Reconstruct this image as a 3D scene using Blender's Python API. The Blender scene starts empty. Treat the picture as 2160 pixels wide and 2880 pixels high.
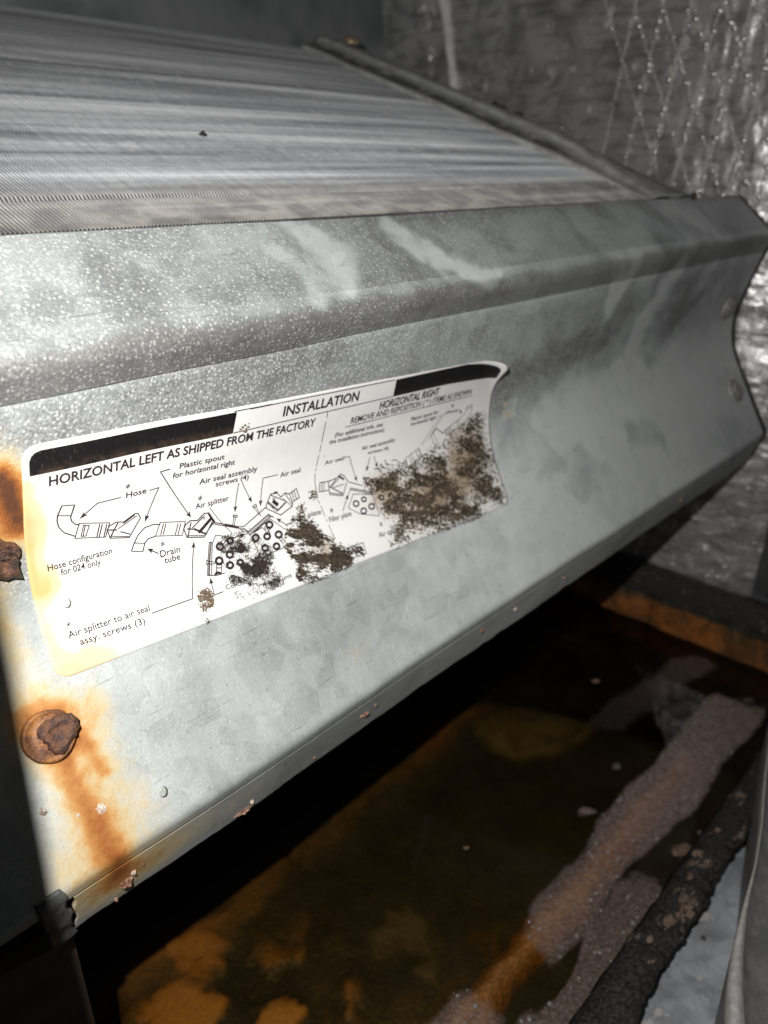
import bpy, bmesh, math, random
import numpy as np
from mathutils import Vector, Matrix

random.seed(7)
rng = np.random.RandomState(11)
U = 0.16          # one module (the sheet-metal crease distance) in metres
Z0 = 0.30         # height of the lens above the cabinet floor
scene = bpy.context.scene
col = scene.collection

def W(x, y, z):
    return Vector((x * U, y * U, z * U + Z0))

# ------------------------------------------------------------------ camera
RIGHT = Vector((0.6908, -0.7226, 0.0000))
DOWN = Vector((-0.3028, -0.2895, -0.9080))
FWD = Vector((0.6561, 0.6272, -0.4191))
cam_d = bpy.data.cameras.new("camera")
cam = bpy.data.objects.new("camera", cam_d)
col.objects.link(cam)
m = Matrix.Identity(4)
for i in range(3):
    m[i][0] = RIGHT[i]; m[i][1] = -DOWN[i]; m[i][2] = -FWD[i]
m[2][3] = Z0
cam.matrix_world = m
cam_d.sensor_fit = 'VERTICAL'
cam_d.sensor_height = 9.4985
cam_d.sensor_width = 7.124
cam_d.lens = 6.86
cam_d.clip_start = 0.004
cam_d.clip_end = 20
cam_d.dof.use_dof = True
cam_d.dof.focus_distance = 0.98 * U
cam_d.dof.aperture_fstop = 4.4
scene.camera = cam

# ------------------------------------------------------------------ world and flash
world = bpy.data.worlds.new("World")
scene.world = world
world.use_nodes = True
world.node_tree.nodes["Background"].inputs[0].default_value = (0.95, 0.97, 1.0, 1)
world.node_tree.nodes["Background"].inputs[1].default_value = 0.02
fl = bpy.data.lights.new("phone_flash", 'AREA')
fl.shape = 'DISK'
fl.size = 0.0024
fl.energy = 0.70
fl.color = (1.0, 0.975, 0.94)
flo = bpy.data.objects.new("phone_flash", fl)
col.objects.link(flo)
mm = m.copy()
LP = (-0.0582, 0.1519, 0.1362)
for i in range(3):
    mm[i][3] = W(*LP)[i]
flo.matrix_world = mm

scene.view_settings.view_transform = 'Standard'
scene.view_settings.look = 'None'
scene.view_settings.exposure = 0.0
scene.view_settings.gamma = 1.0
scene.view_settings.use_curve_mapping = False
scene.render.engine = 'CYCLES'
scene.cycles.max_bounces = 8
scene.cycles.transparent_max_bounces = 12
scene.cycles.use_denoising = True

# ------------------------------------------------------------------ helpers
def tag(o, label=None, cat=None, group=None, kind=None):
    if label: o["label"] = label
    if cat: o["category"] = cat
    if group: o["group"] = group
    if kind: o["kind"] = kind
    return o

def empty(name, loc):
    o = bpy.data.objects.new(name, None)
    o.location = loc
    o.empty_display_size = 0.01
    col.objects.link(o)
    return o

def mesh_obj(name, verts, faces, mat=None, parent=None, smooth=True):
    me = bpy.data.meshes.new(name)
    me.from_pydata([tuple(v) for v in verts], [], faces)
    me.validate(); me.update()
    if smooth:
        me.polygons.foreach_set("use_smooth", [True] * len(me.polygons))
    if mat: me.materials.append(mat)
    o = bpy.data.objects.new(name, me)
    col.objects.link(o)
    if parent:
        o.parent = parent
        o.matrix_parent_inverse = Matrix.Translation(-parent.location)
    return o

def set_attr(o, name, arr):
    me = o.data
    a = me.attributes.new(name, 'FLOAT_COLOR', 'POINT')
    arr = np.asarray(arr, dtype=np.float32)
    if arr.shape[1] == 3:
        arr = np.concatenate([arr, np.ones((len(arr), 1), np.float32)], 1)
    a.data.foreach_set("color", arr.ravel())

def grid_faces(nr, nc, flip=False):
    i = np.arange(nr - 1)[:, None] * nc + np.arange(nc - 1)[None, :]
    i = i.ravel()
    f = np.stack([i, i + 1, i + nc + 1, i + nc], 1)
    if flip: f = f[:, ::-1]
    return f.tolist()

_tabs = {}
def vnoise(x, y, seed=0):
    if seed not in _tabs:
        _tabs[seed] = np.random.RandomState(seed + 100).rand(256, 256)
    t = _tabs[seed]
    xi = np.floor(x).astype(int); yi = np.floor(y).astype(int)
    fx = x - xi; fy = y - yi
    fx = fx * fx * (3 - 2 * fx); fy = fy * fy * (3 - 2 * fy)
    g = lambda a, b: t[a % 256, b % 256]
    return (g(xi, yi) * (1 - fx) + g(xi + 1, yi) * fx) * (1 - fy) + (g(xi, yi + 1) * (1 - fx) + g(xi + 1, yi + 1) * fx) * fy

def fbm(x, y, seed=0, oct=5):
    x = np.asarray(x, float); y = np.asarray(y, float)
    s = 0; a = 0.5; n = 0
    for k in range(oct):
        s = s + a * vnoise(x * 2 ** k + 17 * k, y * 2 ** k + 31 * k, seed + k); n += a; a *= 0.5
    return s / n

def sstep(a, b, x):
    t = np.clip((x - a) / (b - a), 0, 1)
    return t * t * (3 - 2 * t)

def blob(x, y, cx, cy, rx, ry, rot=0.0):
    c, s = math.cos(rot), math.sin(rot)
    u = ((x - cx) * c + (y - cy) * s) / rx
    v = (-(x - cx) * s + (y - cy) * c) / ry
    return np.exp(-(u * u + v * v))

def polydist(x, y, pts):
    d = np.full(np.shape(x), 1e9)
    for (x0, y0), (x1, y1) in zip(pts[:-1], pts[1:]):
        ex, ey = x1 - x0, y1 - y0
        t = np.clip(((x - x0) * ex + (y - y0) * ey) / (ex * ex + ey * ey), 0, 1)
        d = np.minimum(d, np.hypot(x - x0 - t * ex, y - y0 - t * ey))
    return d

def inside(x, y, poly):
    r = np.zeros(np.shape(x), bool)
    n = len(poly)
    for i in range(n):
        x0, y0 = poly[i]; x1, y1 = poly[(i + 1) % n]
        c = ((y0 > y) != (y1 > y)) & (x < (x1 - x0) * (y - y0) / (y1 - y0 + 1e-12) + x0)
        r ^= c
    return r

# ------------------------------------------------------------------ node helpers
class NT:
    def __init__(self, name):
        self.m = bpy.data.materials.new(name)
        self.m.use_nodes = True
        self.t = self.m.node_tree
        self.b = self.t.nodes["Principled BSDF"]
        self.out = self.t.nodes["Material Output"]
    def n(self, typ, **kw):
        nd = self.t.nodes.new(typ)
        for k, v in kw.items(): setattr(nd, k, v)
        return nd
    def put(self, sock, v):
        if hasattr(v, "is_linked") or hasattr(v, "links"):
            self.t.links.new(v, sock)
        elif isinstance(v, (tuple, list)):
            sock.default_value = tuple(v) + ((1,) if len(v) == 3 and len(sock.default_value) == 4 else ())
        else:
            sock.default_value = v
    def math(self, op, a, b=None, c=None, clamp=False):
        nd = self.n("ShaderNodeMath", operation=op, use_clamp=clamp)
        self.put(nd.inputs[0], a)
        if b is not None: self.put(nd.inputs[1], b)
        if c is not None: self.put(nd.inputs[2], c)
        return nd.outputs[0]
    def step(self, x, a, b):
        nd = self.n("ShaderNodeMapRange", interpolation_type='SMOOTHSTEP')
        self.put(nd.inputs[0], x)
        nd.inputs[1].default_value = a; nd.inputs[2].default_value = b
        return nd.outputs[0]
    def mix(self, f, a, b):
        nd = self.n("ShaderNodeMix", data_type='RGBA')
        self.put(nd.inputs[0], f); self.put(nd.inputs[6], a); self.put(nd.inputs[7], b)
        return nd.outputs[2]
    def pos(self):
        return self.n("ShaderNodeNewGeometry").outputs["Position"]
    def mapping(self, v, scale=(1, 1, 1), rot=(0, 0, 0)):
        nd = self.n("ShaderNodeMapping")
        self.put(nd.inputs[0], v)
        nd.inputs["Scale"].default_value = scale
        nd.inputs["Rotation"].default_value = rot
        return nd.outputs[0]
    def noise(self, v, scale, detail=3, rough=0.55, dist=0.0):
        nd = self.n("ShaderNodeTexNoise")
        self.put(nd.inputs["Vector"], v)
        nd.inputs["Scale"].default_value = scale
        nd.inputs["Detail"].default_value = detail
        nd.inputs["Roughness"].default_value = rough
        nd.inputs["Distortion"].default_value = dist
        return nd.outputs["Fac"]
    def voro(self, v, scale, feature='F1'):
        nd = self.n("ShaderNodeTexVoronoi", feature=feature)
        self.put(nd.inputs["Vector"], v)
        nd.inputs["Scale"].default_value = scale
        return nd.outputs["Distance"]
    def ramp(self, f, stops):
        nd = self.n("ShaderNodeValToRGB")
        e = nd.color_ramp.elements
        while len(e) < len(stops): e.new(0.5)
        for k, (p, c) in enumerate(stops):
            e[k].position = p; e[k].color = tuple(c) + (1,)
        self.put(nd.inputs[0], f)
        return nd.outputs[0]
    def attr(self, name):
        nd = self.n("ShaderNodeAttribute", attribute_name=name)
        sp = self.n("ShaderNodeSeparateColor")
        self.t.links.new(nd.outputs["Color"], sp.inputs[0])
        return sp.outputs[0], sp.outputs[1], sp.outputs[2], nd.outputs["Alpha"], nd.outputs["Color"]
    def bump(self, h, strength, dist):
        nd = self.n("ShaderNodeBump")
        nd.inputs["Strength"].default_value = strength
        nd.inputs["Distance"].default_value = dist
        self.put(nd.inputs["Height"], h)
        self.t.links.new(nd.outputs[0], self.b.inputs["Normal"])
    def set(self, base=None, rough=None, metal=None, spec=None, coat=None):
        if base is not None: self.put(self.b.inputs["Base Color"], base)
        if rough is not None: self.put(self.b.inputs["Roughness"], rough)
        if metal is not None: self.put(self.b.inputs["Metallic"], metal)
        if spec is not None: self.put(self.b.inputs["Specular IOR Level"], spec)
        if coat is not None: self.put(self.b.inputs["Coat Weight"], coat)
        return self.m

# ------------------------------------------------------------------ materials
RUST = [(0.0, (0.56, 0.54, 0.43)), (0.30, (0.56, 0.44, 0.23)), (0.52, (0.46, 0.22, 0.065)), (0.74, (0.30, 0.10, 0.025)), (1.0, (0.10, 0.04, 0.02))]

def galvanised(name, tint=(1, 1, 1)):
    t = NT(name)
    p = t.pos()
    R, G, B, A, _ = t.attr("stain")
    mott = t.noise(p, 90, 5, 0.6)
    grain = t.noise(p, 1700, 3, 0.65)
    fine = t.noise(p, 2600, 2, 0.6)
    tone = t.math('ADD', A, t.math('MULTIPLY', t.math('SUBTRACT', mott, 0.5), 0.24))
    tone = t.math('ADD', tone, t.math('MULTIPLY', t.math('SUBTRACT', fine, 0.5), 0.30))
    sv_ = t.n("ShaderNodeTexVoronoi", feature='F1'); t.put(sv_.inputs["Vector"], p); sv_.inputs["Scale"].default_value = 190
    sc_ = t.n("ShaderNodeSeparateColor"); t.t.links.new(sv_.outputs["Color"], sc_.inputs[0])
    tone = t.math('ADD', tone, t.math('MULTIPLY', t.math('SUBTRACT', sc_.outputs[0], 0.5), 0.10))
    drip = t.noise(t.mapping(p, (1, .05, .05)), 330, 4, 0.7)
    tone = t.math('ADD', tone, t.math('MULTIPLY', t.math('SUBTRACT', drip, 0.5), 0.16))
    scr = t.noise(t.mapping(p, (.06, 1, 1), (0, 0.09, 0.05)), 1500, 2, 0.5)
    tone = t.math('SUBTRACT', tone, t.math('MULTIPLY', t.step(scr, 0.66, 0.72), 0.14))
    base = t.ramp(tone, [(0.0, (0.075 * tint[0], 0.078 * tint[1], 0.08 * tint[2])), (0.35, (0.20 * tint[0], 0.21 * tint[1], 0.21 * tint[2])),
                         (0.7, (0.42 * tint[0], 0.455 * tint[1], 0.455 * tint[2])), (1.0, (0.66, 0.69, 0.69))])
    clus = t.noise(p, 260, 4, 0.6)
    grain = t.math('ADD', grain, t.math('MULTIPLY', t.math('SUBTRACT', clus, 0.5), 0.35))
    sp = t.math('ADD', grain, t.math('MULTIPLY', t.math('SUBTRACT', G, 0.5), 0.16))
    vn = t.n("ShaderNodeTexVoronoi", feature='F1'); t.put(vn.inputs["Vector"], p); vn.inputs["Scale"].default_value = 1150
    vc = t.n("ShaderNodeSeparateColor"); t.t.links.new(vn.outputs["Color"], vc.inputs[0])
    dots = t.math('MULTIPLY', t.math('SUBTRACT', 1.0, t.step(vn.outputs["Distance"], 0.22, 0.46)), t.step(t.math('ADD', vc.outputs[0], t.math('MULTIPLY', G, 0.55)), 0.78, 0.92))
    dots = t.math('MULTIPLY', dots, t.math('ADD', 0.45, t.math('MULTIPLY', vc.outputs[1], 0.55)))
    speck = t.math('ADD', t.math('MULTIPLY', t.math('MULTIPLY', t.step(sp, 0.48, 0.70), G), 0.45), t.math('MULTIPLY', dots, t.math('ADD', 0.15, G)), clamp=True)
    c = t.mix(t.math('MULTIPLY', speck, 0.60), base, (0.68, 0.69, 0.68))
    pits = t.math('MULTIPLY', t.step(t.noise(p, 700, 3), 0.62, 0.72), 0.35)
    c = t.mix(pits, c, (0.16, 0.165, 0.165))
    gr = t.math('MULTIPLY', B, t.math('ADD', 0.55, t.math('MULTIPLY', mott, 0.7)), clamp=True)
    c = t.mix(gr, c, (0.10, 0.09, 0.078))
    rn = t.noise(p, 420, 6, 0.65)
    rn2 = t.noise(p, 60, 4, 0.6)
    r = t.math('ADD', R, t.math('MULTIPLY', t.math('SUBTRACT', rn, 0.5), 0.48))
    r = t.math('ADD', r, t.math('MULTIPLY', t.math('SUBTRACT', rn2, 0.5), 0.22))
    rm = t.math('MULTIPLY', t.step(r, -0.06, 0.46), t.step(R, 0.02, 0.22))
    c = t.mix(rm, c, t.ramp(r, RUST))
    inv = t.math('SUBTRACT', 1.0, rm)
    t.set(c, t.math('ADD', 0.50, t.math('MULTIPLY', speck, 0.25)), t.math('MULTIPLY', inv, 0.10), 0.30)
    h = t.math('ADD', t.math('MULTIPLY', speck, 0.7), t.math('ADD', grain, t.math('MULTIPLY', t.math('MULTIPLY', rn, rm), 1.5)))
    t.bump(h, 0.35, 0.00025)
    return t.m

def simple(name, c0, c1, scale, rough=0.5, metal=0.0, bump=0.2, bdist=0.0003, stretch=(1, 1, 1), lo=0.35, hi=0.65, spec=0.5, detail=5):
    t = NT(name)
    p = t.mapping(t.pos(), stretch)
    n = t.noise(p, scale, detail, 0.6)
    t.set(t.mix(t.step(n, lo, hi), c0, c1), rough, metal, spec)
    t.bump(t.noise(p, scale * 4, 4), bump, bdist)
    return t.m

# ------------------------------------------------------------------ print on the label (modules along the sheet)
TEXTS = [
('HORIZONTAL LEFT AS SHIPPED FROM THE FACTORY',0.3114,0.3100,0.4258,0.0133,0.065,1),
('INSTALLATION',0.6661,0.3029,0.1614,0.0164,0.063,2),
('HORIZONTAL RIGHT',0.8850,0.3437,0.1633,0.0142,0.051,1),
('REMOVE AND REPOSITION ( * ) ITEMS AS SHOWN',0.8188,0.3553,0.3376,0.0116,0.058,0),
('(For additional info. see',0.7859,0.3728,0.1160,0.0081,0.072,0),
('the installation instructions)',0.7748,0.3828,0.1329,0.0077,0.076,0),
('Air seal assembly',0.8531,0.4155,0.0843,0.0075,0.057,0),
('screws (4)',0.8685,0.4272,0.0521,0.0068,0.094,0),
('Air seal',0.7664,0.4186,0.0437,0.0070,0.062,0),
('Plastic spout for',0.9790,0.3903,0.0805,0.0076,0.045,0),
('horizontal right',0.9805,0.4005,0.0738,0.0070,0.045,0),
('*',1.0984,0.3917,0.0076,0.0076,0.079,0),
('Hose',1.0854,0.4019,0.0362,0.0063,0.069,0),
('Filler plate',0.7561,0.5191,0.0500,0.0085,0.074,0),
('*',0.7627,0.5052,0.0069,0.0092,0.087,0),
('Air splitter',0.8472,0.5795,0.0575,0.0091,0.084,0),
('*',0.8582,0.5631,0.0068,0.0097,0.134,0),
('REV. D',0.7578,0.5822,0.0432,0.0079,0.084,0),
('Air seal',0.6714,0.4131,0.0422,0.0080,0.062,0),
('Plastic spout',0.4912,0.3424,0.0739,0.0085,0.081,0),
('for horizontal right',0.4805,0.3551,0.1041,0.0086,0.084,0),
('Air seal assembly',0.5242,0.3798,0.1030,0.0087,0.084,0),
('screws (4)',0.5520,0.3924,0.0592,0.0084,0.091,0),
('Air splitter',0.5153,0.4172,0.0582,0.0083,0.084,0),
('*',0.5208,0.4061,0.0069,0.0085,0.115,0),
('Filler plate',0.6834,0.4928,0.0613,0.0083,0.113,0),
('*',0.7018,0.4830,0.0076,0.0083,0.092,0),
('Drain',0.4479,0.4695,0.0314,0.0100,0.086,0),
('tube',0.4516,0.4803,0.0252,0.0094,0.091,0),
('*',0.4518,0.4548,0.0064,0.0082,0.126,0),
('Hose',0.4106,0.3628,0.0296,0.0086,0.064,0),
('*',0.4101,0.3486,0.0062,0.0077,0.130,0),
('Hose configuration',0.2966,0.4313,0.0857,0.0088,0.078,0),
('for 024 only',0.3111,0.4431,0.0531,0.0087,0.092,0),
('Air splitter to air seal',0.2965,0.5265,0.1135,0.0091,0.077,0),
('*',0.2990,0.5121,0.0053,0.0071,0.094,0),
('assy. screws (3)',0.3068,0.5408,0.0907,0.0089,0.095,0),
('Condensate trough',0.5300,0.5526,0.0930,0.0073,0.109,0),
('*',0.5440,0.5404,0.0068,0.0069,0.117,0),
('(2) per unit',0.5903,0.5720,0.0570,0.0067,0.088,0),
]
LINES = [
(1,0,[0.6038,0.2754,0.9116,0.2933]),
(1,0,[0.5759,0.2728,0.6424,0.2769]),
(1,0,[0.6075,0.3098,0.9154,0.3258]),
(1,0,[0.5778,0.3082,0.6469,0.3116]),
(1,0,[0.8081,0.3591,1.1627,0.3793]),
(1.3,0,[0.3253,0.3442,0.319,0.3574,0.3179,0.3656,0.319,0.3748,0.3247,0.3855,0.3378,0.3959]),
(1.3,0,[0.3413,0.3488,0.335,0.3658,0.336,0.3725,0.3403,0.3786,0.3454,0.3815]),
(1,0,[0.3253,0.3442,0.3413,0.3488]),
(1,0,[0.32,0.3577,0.3362,0.3638]),
(1,0,[0.3452,0.379,0.3855,0.3932,0.3773,0.412,0.3373,0.3988,0.3452,0.379]),
(1,0,[0.3505,0.3841,0.3456,0.399,0.3519,0.4008,0.3579,0.3869,0.3505,0.3841]),
(1,0,[0.3526,0.3854,0.3484,0.3993]),
(1.3,0,[0.3721,0.3903,0.3659,0.4073]),
(1.3,0,[0.3754,0.3916,0.3691,0.4085]),
(1.3,0,[0.3815,0.3938,0.3752,0.4107]),
(1.2,0,[0.385,0.3976,0.3945,0.3953,0.4047,0.3989,0.4221,0.3916,0.4263,0.3931,0.4292,0.4012,0.4094,0.4246,0.3832,0.4159,0.381,0.402,0.385,0.3976]),
(1.5,0,[0.3839,0.4149,0.3966,0.3973]),
(1.5,0,[0.382,0.4031,0.3946,0.4077]),
(1,0,[0.3955,0.4063,0.4247,0.3959]),
(1.4,0,[0.3984,0.4115,0.4114,0.4199]),
(1,0,[0.4039,0.4009,0.4219,0.3937]),
(1,0,[0.3845,0.4134,0.4095,0.4227]),
(1.3,0,[0.4087,0.4452,0.415,0.4348,0.4227,0.4252,0.4338,0.418,0.4463,0.4178,0.4572,0.4211]),
(1.3,0,[0.4245,0.4518,0.4298,0.4409,0.4358,0.4361,0.4479,0.4362]),
(1,0,[0.4087,0.4452,0.4245,0.4518]),
(1,0,[0.4143,0.4346,0.4298,0.4409]),
(1,0,[0.4577,0.4182,0.4966,0.4308,0.4878,0.4495,0.4472,0.436,0.4577,0.4182]),
(1.2,0,[0.4659,0.4231,0.4588,0.4383]),
(1.2,0,[0.4622,0.4218,0.4552,0.437]),
(1.2,0,[0.4847,0.4296,0.4772,0.4447]),
(1.2,0,[0.489,0.4311,0.4814,0.4462]),
(1.4,0,[0.4958,0.4357,0.5045,0.4322,0.5164,0.4357,0.5286,0.4286,0.5368,0.4305,0.5415,0.4446,0.5268,0.4604,0.5217,0.4643,0.4947,0.455,0.4921,0.4408,0.4958,0.4357]),
(4,0,[0.5146,0.455,0.5395,0.4401]),
(1.4,0,[0.5057,0.4442,0.5271,0.4334]),
(2.5,0,[0.508,0.4462,0.5247,0.4597]),
(1.6,0,[0.4961,0.4549,0.5054,0.4351]),
(1.4,0,[0.5238,0.4614,0.5425,0.4476]),
(1.6,0,[0.4972,0.4425,0.5074,0.4466]),
(1,0,[0.5239,0.4323,0.5284,0.4389,0.5282,0.4311]),
(1,0,[0.4959,0.4523,0.5225,0.462]),
(3,0,[0.5359,0.431,0.5438,0.448]),
(1.3,0,[0.542,0.4475,0.5743,0.4643,0.5878,0.4706,0.5938,0.4709,0.638,0.4542]),
(1.2,0,[0.5416,0.4501,0.5844,0.4721,0.5925,0.4757,0.5955,0.4794,0.5989,0.487]),
(3,0,[0.5602,0.4574,0.583,0.4696]),
(1.2,0,[0.5967,0.4824,0.6406,0.4667,0.6449,0.4717,0.6004,0.4876,0.5967,0.4824]),
(1,0,[0.5983,0.4819,0.605,0.4859]),
(1,0,[0.6014,0.4808,0.6081,0.4848]),
(1,0,[0.6045,0.4797,0.6113,0.4837]),
(1,0,[0.6076,0.4786,0.6144,0.4825]),
(1,0,[0.6107,0.4775,0.6176,0.4814]),
(1,0,[0.6138,0.4764,0.6207,0.4803]),
(1,0,[0.617,0.4753,0.6239,0.4792]),
(1,0,[0.6201,0.4741,0.6271,0.478]),
(1,0,[0.6233,0.473,0.6303,0.4769]),
(1,0,[0.6265,0.4719,0.6335,0.4757]),
(1,0,[0.6296,0.4708,0.6367,0.4746]),
(1,0,[0.6327,0.4696,0.6399,0.4734]),
(1,0,[0.6359,0.4684,0.6432,0.4723]),
(1,0,[0.639,0.4673,0.6449,0.4717]),
(1.6,0,[0.645,0.4712,0.6495,0.4753]),
(1,0,[0.6004,0.4876,0.6427,0.4755,0.6614,0.497,0.6628,0.4995,0.6665,0.4996,0.672,0.5085,0.6763,0.5205]),
(1,0,[0.5989,0.487,0.6018,0.4974,0.6077,0.5307,0.628,0.5282,0.6548,0.5277,0.6609,0.5225]),
(1.1,0,[0.5724,0.4828,0.5414,0.4679,0.5332,0.4773,0.5163,0.5236]),
(1.3,0,[0.5333,0.477,0.5282,0.4749,0.5101,0.5212,0.5236,0.5264,0.5383,0.5282]),
(1.8,0,[0.5305,0.4769,0.5124,0.5221]),
(1,0,[0.5157,0.4992,0.5183,0.5005,0.5161,0.5061,0.5135,0.5048,0.5157,0.4992]),
(1,0,[0.5179,0.5017,0.5255,0.5049,0.5278,0.5083,0.524,0.5084,0.5165,0.5049]),
(3.4,0,[0.6439,0.4858,0.643,0.4875,0.6413,0.4886,0.6392,0.489,0.6369,0.4887,0.6348,0.4876,0.6333,0.4859,0.6325,0.484,0.6326,0.482,0.6335,0.4803,0.6352,0.4792,0.6373,0.4788,0.6396,0.4791,0.6416,0.4802,0.6432,0.4818,0.644,0.4838,0.6439,0.4858]),
(3.4,0,[0.6339,0.5022,0.633,0.5038,0.6314,0.5048,0.6294,0.5051,0.6273,0.5048,0.6254,0.5038,0.6241,0.5023,0.6234,0.5005,0.6236,0.4987,0.6245,0.4972,0.6261,0.4961,0.6281,0.4958,0.6302,0.4961,0.6321,0.4971,0.6334,0.4986,0.6341,0.5004,0.6339,0.5022]),
(3.4,0,[0.6133,0.4975,0.6122,0.4991,0.6106,0.5002,0.6085,0.5006,0.6063,0.5002,0.6043,0.4991,0.6029,0.4975,0.6022,0.4956,0.6024,0.4937,0.6034,0.4921,0.6051,0.491,0.6072,0.4906,0.6094,0.491,0.6113,0.492,0.6128,0.4936,0.6134,0.4955,0.6133,0.4975]),
(3.4,0,[0.6561,0.5067,0.6551,0.5084,0.6533,0.5095,0.6511,0.5099,0.6488,0.5095,0.6468,0.5084,0.6453,0.5067,0.6446,0.5048,0.6447,0.5028,0.6458,0.5012,0.6475,0.5001,0.6497,0.4997,0.652,0.5001,0.6541,0.5012,0.6556,0.5028,0.6563,0.5048,0.6561,0.5067]),
(3.4,0,[0.6452,0.523,0.6442,0.5246,0.6425,0.5256,0.6404,0.5259,0.6383,0.5255,0.6365,0.5245,0.6352,0.523,0.6346,0.5212,0.6349,0.5194,0.6359,0.5179,0.6376,0.5169,0.6396,0.5165,0.6418,0.5169,0.6436,0.5179,0.6449,0.5194,0.6455,0.5212,0.6452,0.523]),
(3.4,0,[0.624,0.5186,0.623,0.5201,0.6213,0.5211,0.6193,0.5214,0.6173,0.5211,0.6155,0.5201,0.6142,0.5186,0.6137,0.5168,0.614,0.515,0.615,0.5135,0.6166,0.5125,0.6186,0.5122,0.6207,0.5126,0.6225,0.5136,0.6237,0.5151,0.6243,0.5168,0.624,0.5186]),
(3.4,0,[0.549,0.489,0.5481,0.4907,0.5465,0.4918,0.5445,0.4922,0.5424,0.4918,0.5405,0.4908,0.5391,0.4892,0.5384,0.4872,0.5385,0.4853,0.5394,0.4837,0.541,0.4826,0.543,0.4821,0.5451,0.4825,0.547,0.4836,0.5484,0.4852,0.5491,0.4871,0.549,0.489]),
(3.4,0,[0.568,0.4865,0.5672,0.488,0.5658,0.489,0.564,0.4893,0.5621,0.489,0.5604,0.4881,0.5592,0.4866,0.5586,0.485,0.5586,0.4833,0.5594,0.4818,0.5608,0.4809,0.5626,0.4805,0.5645,0.4808,0.5662,0.4817,0.5674,0.4831,0.5681,0.4848,0.568,0.4865]),
(3.4,0,[0.5821,0.5055,0.5812,0.5069,0.5796,0.5079,0.5778,0.5083,0.5758,0.5079,0.574,0.507,0.5728,0.5055,0.5722,0.5037,0.5724,0.502,0.5733,0.5005,0.5748,0.4995,0.5767,0.4992,0.5786,0.4995,0.5804,0.5005,0.5817,0.502,0.5823,0.5037,0.5821,0.5055]),
(3.4,0,[0.5612,0.5067,0.5602,0.5083,0.5586,0.5093,0.5567,0.5097,0.5546,0.5093,0.5528,0.5083,0.5514,0.5067,0.5508,0.5049,0.551,0.503,0.552,0.5015,0.5536,0.5004,0.5555,0.5,0.5576,0.5004,0.5594,0.5014,0.5608,0.503,0.5614,0.5048,0.5612,0.5067]),
(3.4,0,[0.5411,0.5094,0.54,0.511,0.5383,0.5121,0.5362,0.5125,0.5341,0.5121,0.5322,0.511,0.5309,0.5094,0.5303,0.5074,0.5305,0.5055,0.5315,0.5038,0.5331,0.5027,0.5352,0.5023,0.5374,0.5027,0.5393,0.5038,0.5407,0.5055,0.5413,0.5074,0.5411,0.5094]),
(3.4,0,[0.5734,0.5243,0.5724,0.5257,0.5709,0.5266,0.5691,0.5269,0.5672,0.5266,0.5656,0.5256,0.5645,0.5242,0.564,0.5225,0.5642,0.5209,0.5652,0.5195,0.5666,0.5186,0.5685,0.5183,0.5703,0.5186,0.572,0.5195,0.5731,0.521,0.5736,0.5226,0.5734,0.5243]),
(3.4,0,[0.5556,0.5221,0.5546,0.5236,0.553,0.5245,0.5511,0.5249,0.5491,0.5245,0.5474,0.5235,0.5462,0.522,0.5457,0.5202,0.546,0.5185,0.547,0.517,0.5486,0.516,0.5505,0.5157,0.5524,0.516,0.5542,0.517,0.5554,0.5185,0.5559,0.5203,0.5556,0.5221]),
(3.2,0,[0.522,0.5257,0.524,0.5234,0.5277,0.5231,0.5306,0.5256,0.5306,0.5282]),
(1.2,0,[0.549,0.4856,0.56,0.4812]),
(1.2,0,[0.5486,0.4923,0.5617,0.489]),
(1.2,0,[0.552,0.4887,0.5607,0.4857]),
(1.2,0,[0.5305,0.5101,0.5253,0.5219]),
(1.2,0,[0.5384,0.513,0.5328,0.5256]),
(1.2,0,[0.5281,0.5161,0.5357,0.5189]),
(1.2,0,[0.632,0.4872,0.6359,0.4984]),
(1.2,0,[0.6398,0.4898,0.6294,0.4953]),
(1.2,0,[0.6288,0.4834,0.6287,0.4942]),
(1.2,0,[0.6534,0.5107,0.6596,0.5202]),
(1.2,0,[0.6483,0.5099,0.6534,0.5217]),
(1.2,0,[0.6537,0.5154,0.6499,0.5168]),
(1.2,0,[0.6143,0.5196,0.6192,0.5286]),
(1.2,0,[0.6236,0.5203,0.628,0.5282]),
(1.2,0,[0.621,0.523,0.6245,0.5233]),
(1.2,0,[0.6068,0.4867,0.6235,0.4834]),
(1.2,0,[0.6235,0.4834,0.6289,0.4906]),
(1.3,0,[0.6397,0.4511,0.6506,0.4356,0.6632,0.4376,0.6694,0.4468,0.6789,0.4424,0.6872,0.4467,0.7025,0.4421,0.7064,0.459,0.6911,0.4617,0.6896,0.4686,0.6633,0.4758,0.6386,0.4562,0.6397,0.4511]),
(2,0,[0.6435,0.4469,0.6592,0.4654]),
(1,0,[0.6431,0.4495,0.6575,0.4685]),
(2,0,[0.6589,0.4671,0.6785,0.4578]),
(1.2,0,[0.6504,0.4373,0.6768,0.4555]),
(1.2,0,[0.6788,0.4432,0.6893,0.4648]),
(1,0,[0.6732,0.4507,0.6886,0.4683]),
(1.2,0,[0.692,0.4445,0.6951,0.4589]),
(1.2,0,[0.6967,0.4431,0.7003,0.459]),
(5,0,[0.653,0.4481,0.6619,0.4581]),
(1,0,[0.6539,0.442,0.6541,0.4475]),
(1,0,[0.6589,0.4445,0.6541,0.4475]),
(1.5,0,[0.6502,0.4571,0.6613,0.4661]),
(1.2,0,[0.6872,0.4467,0.6911,0.4617]),
(3,0,[0.657,0.4357,0.664,0.4369]),
(1.2,0,[0.5778,0.4477,0.5845,0.4503,0.5836,0.453,0.5769,0.4504,0.5778,0.4477]),
(1,0,[0.5782,0.4512,0.573,0.463]),
(1,0,[0.5814,0.4523,0.5759,0.464]),
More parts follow.
